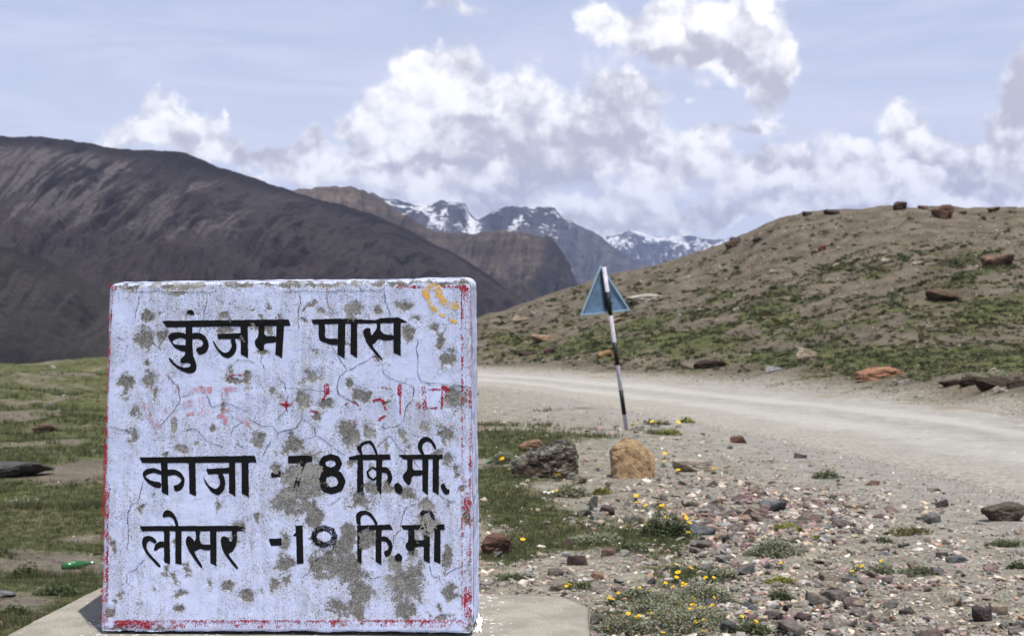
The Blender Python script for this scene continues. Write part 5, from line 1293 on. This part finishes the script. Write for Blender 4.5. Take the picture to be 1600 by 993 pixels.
def build_grass():
    n = 70000
    px = np.concatenate([rng.uniform(-150, 180, n // 3), rng.uniform(180, 740, n // 12), rng.uniform(735, 1750, n)]); py = rng.uniform(330, 1000, len(px))
    p = hit(px, py, 108); ok = ~np.isnan(p[:, 0]); p, px, py = p[ok], px[ok], py[ok]; x, y = p[:, 0], p[:, 1]
    sd = road_sd(x, y); g = grassiness(x, y, p[:, 2]); pr = sstep(.38, .80, g) * (sd > .5)
    hill = beyond_road(x, y) & (px > 690)
    keep = (rng.random(len(x)) < pr) & free_of(x, y, -.02); x, y, px, py, hill, g = (v[keep] for v in (x, y, px, py, hill, g)); z = H(x, y); n = len(x)
    s = y / F
    hgt = np.where(hill, rng.uniform(2.2, 5.0, n) * s, np.clip(rng.uniform(5, 10, n) * s, .018, .12)); hgt = np.where(px < 700, np.minimum(hgt, .075) * (.7 + 1.5 * sstep(.1, .5, fbm(x / .7, y / .7, 3, 89))), hgt)
    wid = np.maximum(.0022, .62 * s); spread = np.clip(5.0 * s, .02, .22)
    base = np.array([(.100, .118, .045), (.080, .100, .042), (.145, .150, .070), (.125, .132, .075), (.20, .18, .10)]); col = base[rng.choice(5, n, p=[.3, .22, .24, .14, .1])]
    col = np.where(hill[:, None], col * np.array([.92, .86, 1.05]), col)
    V, F3, c = blades(x, y, z, hgt, wid, 7, spread, col)
    me = mesh_arrays('grass', V, F3, {'col': c}); tag(link('grass', me, M_LEAF), 'short alpine grass growing in patches on the slopes', 'grass', kind='stuff')
    print('grass tris', len(F3))
    # dark cushion tussocks on the hillside
    n = 24000; px = rng.uniform(740, 1750, n); py = rng.uniform(335, 600, n); p = hit(px, py, 108); ok = ~np.isnan(p[:, 0]); p, px, py = p[ok], px[ok], py[ok]
    x, y = p[:, 0], p[:, 1]; g = grassiness(x, y, p[:, 2]); cl = fbm(x / 5, y / 5, 3, 88)
    pr = np.where(beyond_road(x, y), np.clip((.10 + .55 * sstep(.2, .6, g + .30 * cl)) * (.35 + .65 * sstep(345, 450, py)), 0, .5), 0) * (road_sd(x, y) > 1.5); keep = rng.random(len(x)) < pr
    x, y, px, py = (v[keep] for v in (x, y, px, py)); z = H(x, y); n = len(x)
    V, F3, C = [], [], []; off = 0
    wp = np.exp(rng.normal(1.75, .42, n)); w = np.clip(wp, 2.5, 15) * y / F; hh = w * rng.uniform(.22, .40, n)
    for i in range(n):
        m = 30; th = rng.uniform(0, 6.283, m); r = np.sqrt(rng.random(m)); zz = np.sqrt(np.maximum(1 - r * r, 0)) * rng.uniform(.6, 1.1, m)
        cx = x[i] + w[i] * .5 * r * np.cos(th); cy = y[i] + w[i] * .5 * r * np.sin(th); cz = z[i] + hh[i] * zz
        q = w[i] * .15; d = rng.normal(0, q, (m, 3, 3)); d[..., 2] *= .8
        v = np.stack([cx, cy, cz], -1)[:, None] + d; V.append(v.reshape(-1, 3)); C.append(np.repeat((np.array((.052, .062, .030)) if rng.random() < .75 else np.array((.10, .10, .045))) * rng.uniform(.6, 1.35, (m, 1)), 3, 0))
        F3.append(np.arange(m * 3).reshape(-1, 3) + off); off += m * 3
    me = mesh_arrays('tussock_growth', np.concatenate(V), np.concatenate(F3), {'col': np.concatenate(C)}); tag(link('tussock_growth', me, M_LEAF), 'dark green cushion growth dotted over the hillside', 'ground cover', kind='stuff')
    print('tussocks', n)


build_grass()


def leaf_cloud(n, w, d, h, leaf, col, seed):
    r = np.random.default_rng(seed); th = r.uniform(0, 6.283, n); q = np.sqrt(r.random(n)); lump = .75 + .5 * vnoise(th * 1.6 + seed, q * 2, seed % 50)
    cx = w / 2 * q * lump * np.cos(th); cy = d / 2 * q * lump * np.sin(th); cz = h * np.clip((1 - q ** 2.2) * lump, .05, 1.2) * r.uniform(.25, 1.0, n)
    L = leaf * r.uniform(.6, 1.3, n); az = r.uniform(0, 6.283, n); up = r.uniform(-.2, 1.0, n)
    dx = np.stack([np.cos(az), np.sin(az), up], -1); dx /= np.linalg.norm(dx, axis=1)[:, None]; sx = np.stack([-np.sin(az), np.cos(az), r.normal(0, .3, n)], -1)
    c0 = np.stack([cx, cy, cz], -1); a = c0; b = c0 + dx * (L * .5)[:, None] + sx * (L * .28)[:, None]; e = c0 + dx * L[:, None]; f = c0 + dx * (L * .5)[:, None] - sx * (L * .28)[:, None]
    V = np.stack([a, b, e, f], 1).reshape(-1, 3); Fq = np.arange(n * 4).reshape(-1, 4)
    cc = np.asarray(col) * r.uniform(.6, 1.45, (n, 1)); return V, Fq, np.repeat(cc, 4, 0)


def build_plants():
    GG, DG, YG_ = (.215, .225, .155), (.085, .105, .050), (.200, .215, .045)
    plants = [(1045, 838, 76, 46, DG, 'bushy dark green plant with grey leaves beside the blue-grey slab'), (1062, 985, 150, 62, GG, 'broad grey-green leafy patch full of yellow flowers at the bottom'), (1100, 930, 100, 40, GG, 'grey-green leafy plant behind the flower patch'),
              (975, 985, 90, 38, GG, 'leafy plant at the corner of the cement slab'), (1212, 868, 84, 30, GG, 'low leafy plant with yellow flowers right of the rubble'), (1292, 746, 44, 13, DG, 'little dark plant with two yellow flowers near the road'),
              (1218, 930, 46, 20, DG, 'dark leafy clump on the gravel below the mossy cushion'), (1376, 892, 48, 20, GG, 'pale leafy plant on gravel right of the three yellow flowers'), (1440, 893, 60, 13, DG, 'flat dark creeping plant on the gravel'),
              (1570, 853, 66, 12, DG, 'dark mat plant at the right edge below the angular rock'), (1452, 811, 34, 7, DG, 'small dark mat left of the angular rock'), (1382, 849, 28, 8, DG, 'small dark green mat on gravel centre right'), (1590, 890, 34, 14, DG, 'dark green tuft cut by the right edge of the gravel'),
              (1046, 683, 40, 11, YG_, 'bright green moss cushion at the foot of the road sign'), (1028, 664, 44, 8, DG, 'green flowering mat right of the sign post'), (1073, 659, 24, 8, YG_, 'yellow-green cushion farther right along the verge'),
              (1224, 904, 58, 12, YG_, 'yellow-green mossy cushion on the gravel'), (1232, 832, 52, 12, YG_, 'yellow-green growth between the rubble stones'), (1420, 832, 70, 14, (.13, .125, .05), 'thin yellowish growth on the open gravel'), (940, 772, 32, 14, YG_, 'bright green tuft under the ochre boulder'),
              (890, 775, 60, 24, GG, 'grey-green leafy growth in front of the dark boulder'), (785, 725, 46, 24, GG, 'grey-green herb left of the dark boulder'), (985, 860, 60, 16, DG, 'dark green growth behind the white ring-like stone'), (905, 915, 70, 12, DG, 'dark tufts beyond the slab corner'),
              (800, 905, 50, 10, DG, 'dark tuft on bare soil right of the marker'), (1120, 900, 70, 26, GG, 'leafy plant with flowers under the yellow moss'), (1020, 955, 80, 30, GG, 'leafy clump left in the flower patch'), (1175, 985, 60, 22, DG, 'shadowy leaves at the bottom edge right of the flowers'),
              (1040, 945, 120, 46, GG, 'taller grey-green leafy growth in the heart of the flower patch'), (1095, 968, 90, 44, GG, 'grey-green leafy growth right of the flower patch heart'), (1000, 925, 70, 24, GG, 'small grey-green leafy growth at the back of the flower patch'), (870, 950, 10, 6, DG, None), (1540, 594, 90, 10, GG, 'grassy fringe hanging over the dark earth bank'), (1110, 571, 60, 8, GG, 'grassy fringe over the small bank on the far verge'), (40, 905, 50, 26, DG, 'dark grass tuft left of the slab edge'), (90, 930, 70, 22, DG, 'grass tuft growing against the slab at left'), (20, 965, 60, 20, DG, 'grass tuft in the bottom left corner'), (35, 788, 60, 14, GG, 'pale herb patch in the left meadow'), (930, 845, 100, 14, GG, 'low grey-green herbs in the grass strip')]
    for k, (X, Yp, w, h, c, lab) in enumerate(plants):
        if lab is None: continue
        p = hit(X, Yp)[0]; s = p[1] / F; ww, hh = w * s, h * s * .8
        n = int(np.clip(w * h * .55, 160, 1600)); leaf = np.clip(5.5 * s, .012, .05)
        V, Fq, cc = leaf_cloud(n, ww, ww * .7, hh, leaf, c, 700 + k)
        y = p[1] + ww * .12; V[:, 2] += 0
        V[:, 2] += H(V[:, 0] + p[0], V[:, 1] + y) - float(H(p[0], y))
        root = empty('plant', (p[0], y, float(H(p[0], y))), lab, 'plant', 'low leafy plants on the stony ground')
        link('foliage', mesh_arrays('foliage', V, Fq, {'col': cc}), M_LEAF, root)
        st = []
        for q in range(6):
            a = rng.uniform(0, 6.28); e = np.array([math.cos(a) * ww * .25, math.sin(a) * ww * .18, hh * .6]); st.append(tube((0, 0, -.01), e, .004 * max(1, ww * 4), 5, .0015))
        V, f = join(st); link('stem', mesh_arrays('stem', V, f), M_STEM, root)


M_STEM = simple_mat('plant_stem', (.09, .10, .04), .8, .3, 60)
build_plants()

FLW = []
for (x, y) in [(1040, 632), (1070, 668), (1155, 630), (1195, 628), (1215, 645), (1240, 660), (1190, 680), (1240, 750), (1100, 805), (1130, 803), (975, 818), (1488, 470), (1580, 415), (1232, 355), (1237, 310), (770, 390), (480, 455), (500, 470), (580, 552), (1338, 430), (355, 702), (250, 890), (30, 858), (120, 345),
               (1010, 125), (1045, 105), (1075, 100), (1150, 90), (1190, 92), (1335, 90)]: FLW.append((760 + x / 4.444, 640 + y / 4.444))
for (x, y) in [(1210, 375), (1268, 368), (1285, 420), (1265, 450), (1310, 500), (1335, 490), (1500, 460), (1105, 533), (905, 547), (685, 512), (603, 522), (580, 545), (700, 607), (1000, 595), (1030, 648), (970, 690), (1085, 692), (1160, 648), (1255, 618), (1285, 638), (1370, 578), (1355, 607), (1378, 632), (1360, 657), (1408, 650),
               (1495, 640), (1497, 575), (1215, 680), (1160, 735), (1190, 762), (1393, 697), (1450, 742), (1272, 735), (842, 795), (1030, 710), (1120, 630), (850, 600), (1490, 385), (1190, 565)]: FLW.append((740 + x / 4, 780 + y / 4))
for (x, y) in [(40, 300), (92, 295), (515, 290), (538, 293), (190, 570), (200, 597), (255, 585), (308, 648), (320, 686), (350, 630), (365, 602), (635, 688), (660, 690), (615, 712), (740, 672), (470, 585)]: FLW.append((1100 + x / 2.662, 620 + y / 2.662))


for q in range(46): FLW.append((1052 + 52 * rng.normal(), 935 + 30 * rng.normal()))
for q in range(12): FLW.append((1048 + 26 * rng.normal(), 812 + 14 * rng.normal()))
FLW = [f for f in FLW if f[1] < 985 and f[0] > 930 or f[0] < 930 and f[1] < 925]


def build_flowers():
    M_PET = simple_mat('yellow_petal', (.80, .52, .01), .6, .15, 90); M_EYE = simple_mat('flower_eye', (.60, .30, .01), .8, .2, 200)
    # a flower: ray petals round a domed eye on a thin stem with two small leaves; unit head radius
    N = 13; V, Fa = [], []
    for k in range(N):
        a = k * 6.283 / N; d = np.array([math.cos(a), math.sin(a), 0]); s = np.array([-d[1], d[0], 0]); b = len(V)
        V += [d * .25 + s * .06 + (0, 0, .05), d * .25 - s * .06 + (0, 0, .05), d * .8 - s * .21 + (0, 0, .17), d * 1.0 + (0, 0, .10), d * .8 + s * .21 + (0, 0, .17)]; Fa += [(b, b + 1, b + 2), (b, b + 2, b + 4), (b + 4, b + 2, b + 3)]
    head = mesh_arrays('flower_head', np.array(V), np.array(Fa)); head.materials.append(M_PET)
    bm = bmesh.new(); bmesh.ops.create_icosphere(bm, subdivisions=1, radius=.42); [setattr(v, 'co', Vector((v.co.x, v.co.y, max(v.co.z, -.1) * .6 + .12))) for v in bm.verts]
    eye = bpy.data.meshes.new('flower_eye'); bm.to_mesh(eye); bm.free(); eye.materials.append(M_EYE)
    v, f = tube((0, 0, -.3), (0, 0, 1.0), .035, 6, .022); stem = mesh_arrays('stem', v, f); stem.materials.append(M_STEM)
    V, Fq, cc = leaf_cloud(34, .9, .9, .45, .32, (.10, .12, .06), 990); leaf = mesh_arrays('leaf', V, Fq, {'col': cc}); leaf.materials.append(M_LEAF)
    fl_lab = {}
    for k, (X, Yp) in enumerate(sorted(FLW)):
        p0 = hit(X, Yp + 8)[0]; Y = p0[1]; s = Y / F; r = np.clip(4.1 * s * rng.uniform(.75, 1.2), .010, .032)
        hgt = np.clip(9 * s, .03, .09) ; x, y = p0[0], p0[1]; z = float(H(x, y))
        if X < 1000 and Yp < 700: w = 'on the stony verge left of the sign post'
        elif Yp < 700: w = 'at the foot of the road sign post'
        elif X < 930 and Yp < 900: w = 'in the grass near the dark boulder'
        elif X < 1130 and Yp < 830: w = ('by the pale wedge slab' if Yp < 760 else 'by the white stones below the ochre boulder') if Yp < 792 else 'by the bush below the ochre boulder'
        elif X < 980: w = 'beside the corner of the cement slab'
        elif X < 1145: w = 'in the ' + ('upper' if Yp < 905 else 'lower' if Yp > 942 else 'middle') + ' part of the leafy flower patch'
        elif X < 1260 and Yp > 800: w = 'on the leafy plant right of the rubble'
        elif Yp < 800: w = 'on the little plant near the road'
        else: w = 'on the gravel beside the pale leafy plant'
        root = empty('yellow_flower', (x, y, z), None, 'flower', f'yellow flowers {w}'); fl_lab.setdefault(w, []).append(root)
        root.rotation_euler = (rng.normal(0, .12), rng.normal(0, .12), rng.uniform(0, 6.28))
        hd = link('flower_head', head, None, root, (0, 0, hgt)); hd.scale = (r,) * 3; hd.rotation_euler = (rng.uniform(.1, .65), rng.normal(0, .25), rng.uniform(0, 6.28))
        link('flower_eye', eye, None, hd)
        st = link('stem', stem, None, root); st.scale = (hgt * .6, hgt * .6, hgt)
        lf = link('leaf', leaf, None, root); lf.scale = (max(.06, hgt),) * 3

    for w, os_ in fl_lab.items():
        for q, o in enumerate(os_): o['label'] = ordinal(q, len(os_), 'yellow daisy-like flower') + ' ' + w


build_flowers()


# ------------------------------------------------------------------ litter
def lathe(prof, n=24):
    prof = np.array(prof, float); th = np.linspace(0, 2 * np.pi, n, endpoint=False)
    V = np.stack([np.repeat(prof[:, :1], n, 1), prof[:, 1:] * np.cos(th), prof[:, 1:] * np.sin(th)], -1).reshape(-1, 3); m = len(prof)
    a = np.arange(m - 1)[:, None] * n + np.arange(n); b = np.arange(m - 1)[:, None] * n + (np.arange(n) + 1) % n
    return V, np.stack([a, b, b + n, a + n], -1).reshape(-1, 4)


def build_litter():
    p = hit(122, 889)[0]; s = p[1] / F
    root = empty('glass_bottle', (p[0], p[1], float(H(p[0], p[1])) + .030), 'empty green glass bottle lying on its side on bare soil', 'bottle')
    root.rotation_euler = (0, math.radians(-2), math.radians(30))
    L = 44 * s / math.cos(math.radians(30)); k = L / .25
    prof = [(-.125, 0), (-.125, .022), (-.121, .029), (-.06, .030), (.02, .030), (.045, .026), (.065, .017), (.085, .0125), (.112, .0118), (.115, .0138), (.124, .0138), (.125, .010), (.125, .0)]
    V, f = lathe([(a * k, b * k) for a, b in prof]); m, T, b = material('green_glass')
    b.inputs['Base Color'].default_value = (.035, .17, .055, 1); b.inputs['Roughness'].default_value = .08; b.inputs['Transmission Weight'].default_value = .35; b.inputs['Specular IOR Level'].default_value = .6
    link('bottle_body', mesh_arrays('bottle_body', V, f, smooth=True), m, root)
    V, f = lathe([(-.085 * k, .0303 * k), (-.02 * k, .0303 * k)], 24); f = f[(np.arange(len(f)) % 24) < 9]
    link('paper_label', mesh_arrays('paper_label', V, f), simple_mat('torn_label', (.10, .22, .12), .8, .5, 60), root)
    V, f = lathe([(.100 * k, .0125 * k), (.114 * k, .0128 * k)], 24); link('neck_foil', mesh_arrays('neck_foil', V, f, smooth=True), simple_mat('foil', (.55, .57, .55), .4, .2, 60, metal=.4), root)
    # crumpled wrappers
    for (X, Yp, w, col, lab, nm) in [(768, 724, 17, (.05, .30, .16), 'crumpled green plastic scrap at the marker edge beside grey herbs', 'plastic_scrap'), (857, 771, 16, (.75, .74, .70), 'crumpled white paper scrap in the grass beneath the dark boulder', 'paper_scrap'), (868, 768, 10, (.80, .50, .03), 'yellow wrapper scrap against the white paper in the grass', 'paper_scrap'), (1104, 535, 9, (.10, .45, .16), 'tiny bright green plastic scrap in the grass across the road', 'plastic_scrap')]:
        p = hit(X, Yp)[0]; s = p[1] / F; n = 9; u, v = np.meshgrid(np.linspace(-.5, .5, n), np.linspace(-.5, .5, n)); W_ = w * s
        zz = .22 * fbm(u * 4 + X, v * 4, 3, 12) + .16
        V = np.stack([u * W_, v * W_ * .7, zz * W_], -1).reshape(-1, 3)
        o = link(nm, mesh_arrays(nm, V, grid_faces(n, n)), simple_mat(nm + '_skin', col, .5, .2, 40), loc=(p[0], p[1], float(H(p[0], p[1])) + .004)); tag(o, lab, 'litter')


build_litter()

# ------------------------------------------------------------------ the air
def build_haze():
    x, y0, y1, z0, z1 = 21000, -60, 18600, -420, 860
    V = np.array([(a, b, c) for c in (z0, z1) for b in (y0, y1) for a in (-x, x)], float)
    Fq = np.array([(0, 2, 3, 1), (4, 5, 7, 6), (0, 1, 5, 4), (2, 6, 7, 3), (0, 4, 6, 2), (1, 3, 7, 5)])
    m = bpy.data.materials.new('thin_air'); m.use_nodes = True; T = NT(m.node_tree); T.n.clear()
    out = T.new('ShaderNodeOutputMaterial'); v = T.new('ShaderNodeVolumePrincipled'); T.l.new(v.outputs[0], out.inputs['Volume'])
    v.inputs['Color'].default_value = (.47, .60, 1.0, 1); v.inputs['Density'].default_value = 3.4e-5; v.inputs['Anisotropy'].default_value = .1
    tag(link('haze', mesh_arrays('haze', V, Fq), m), kind='stuff')


build_haze()
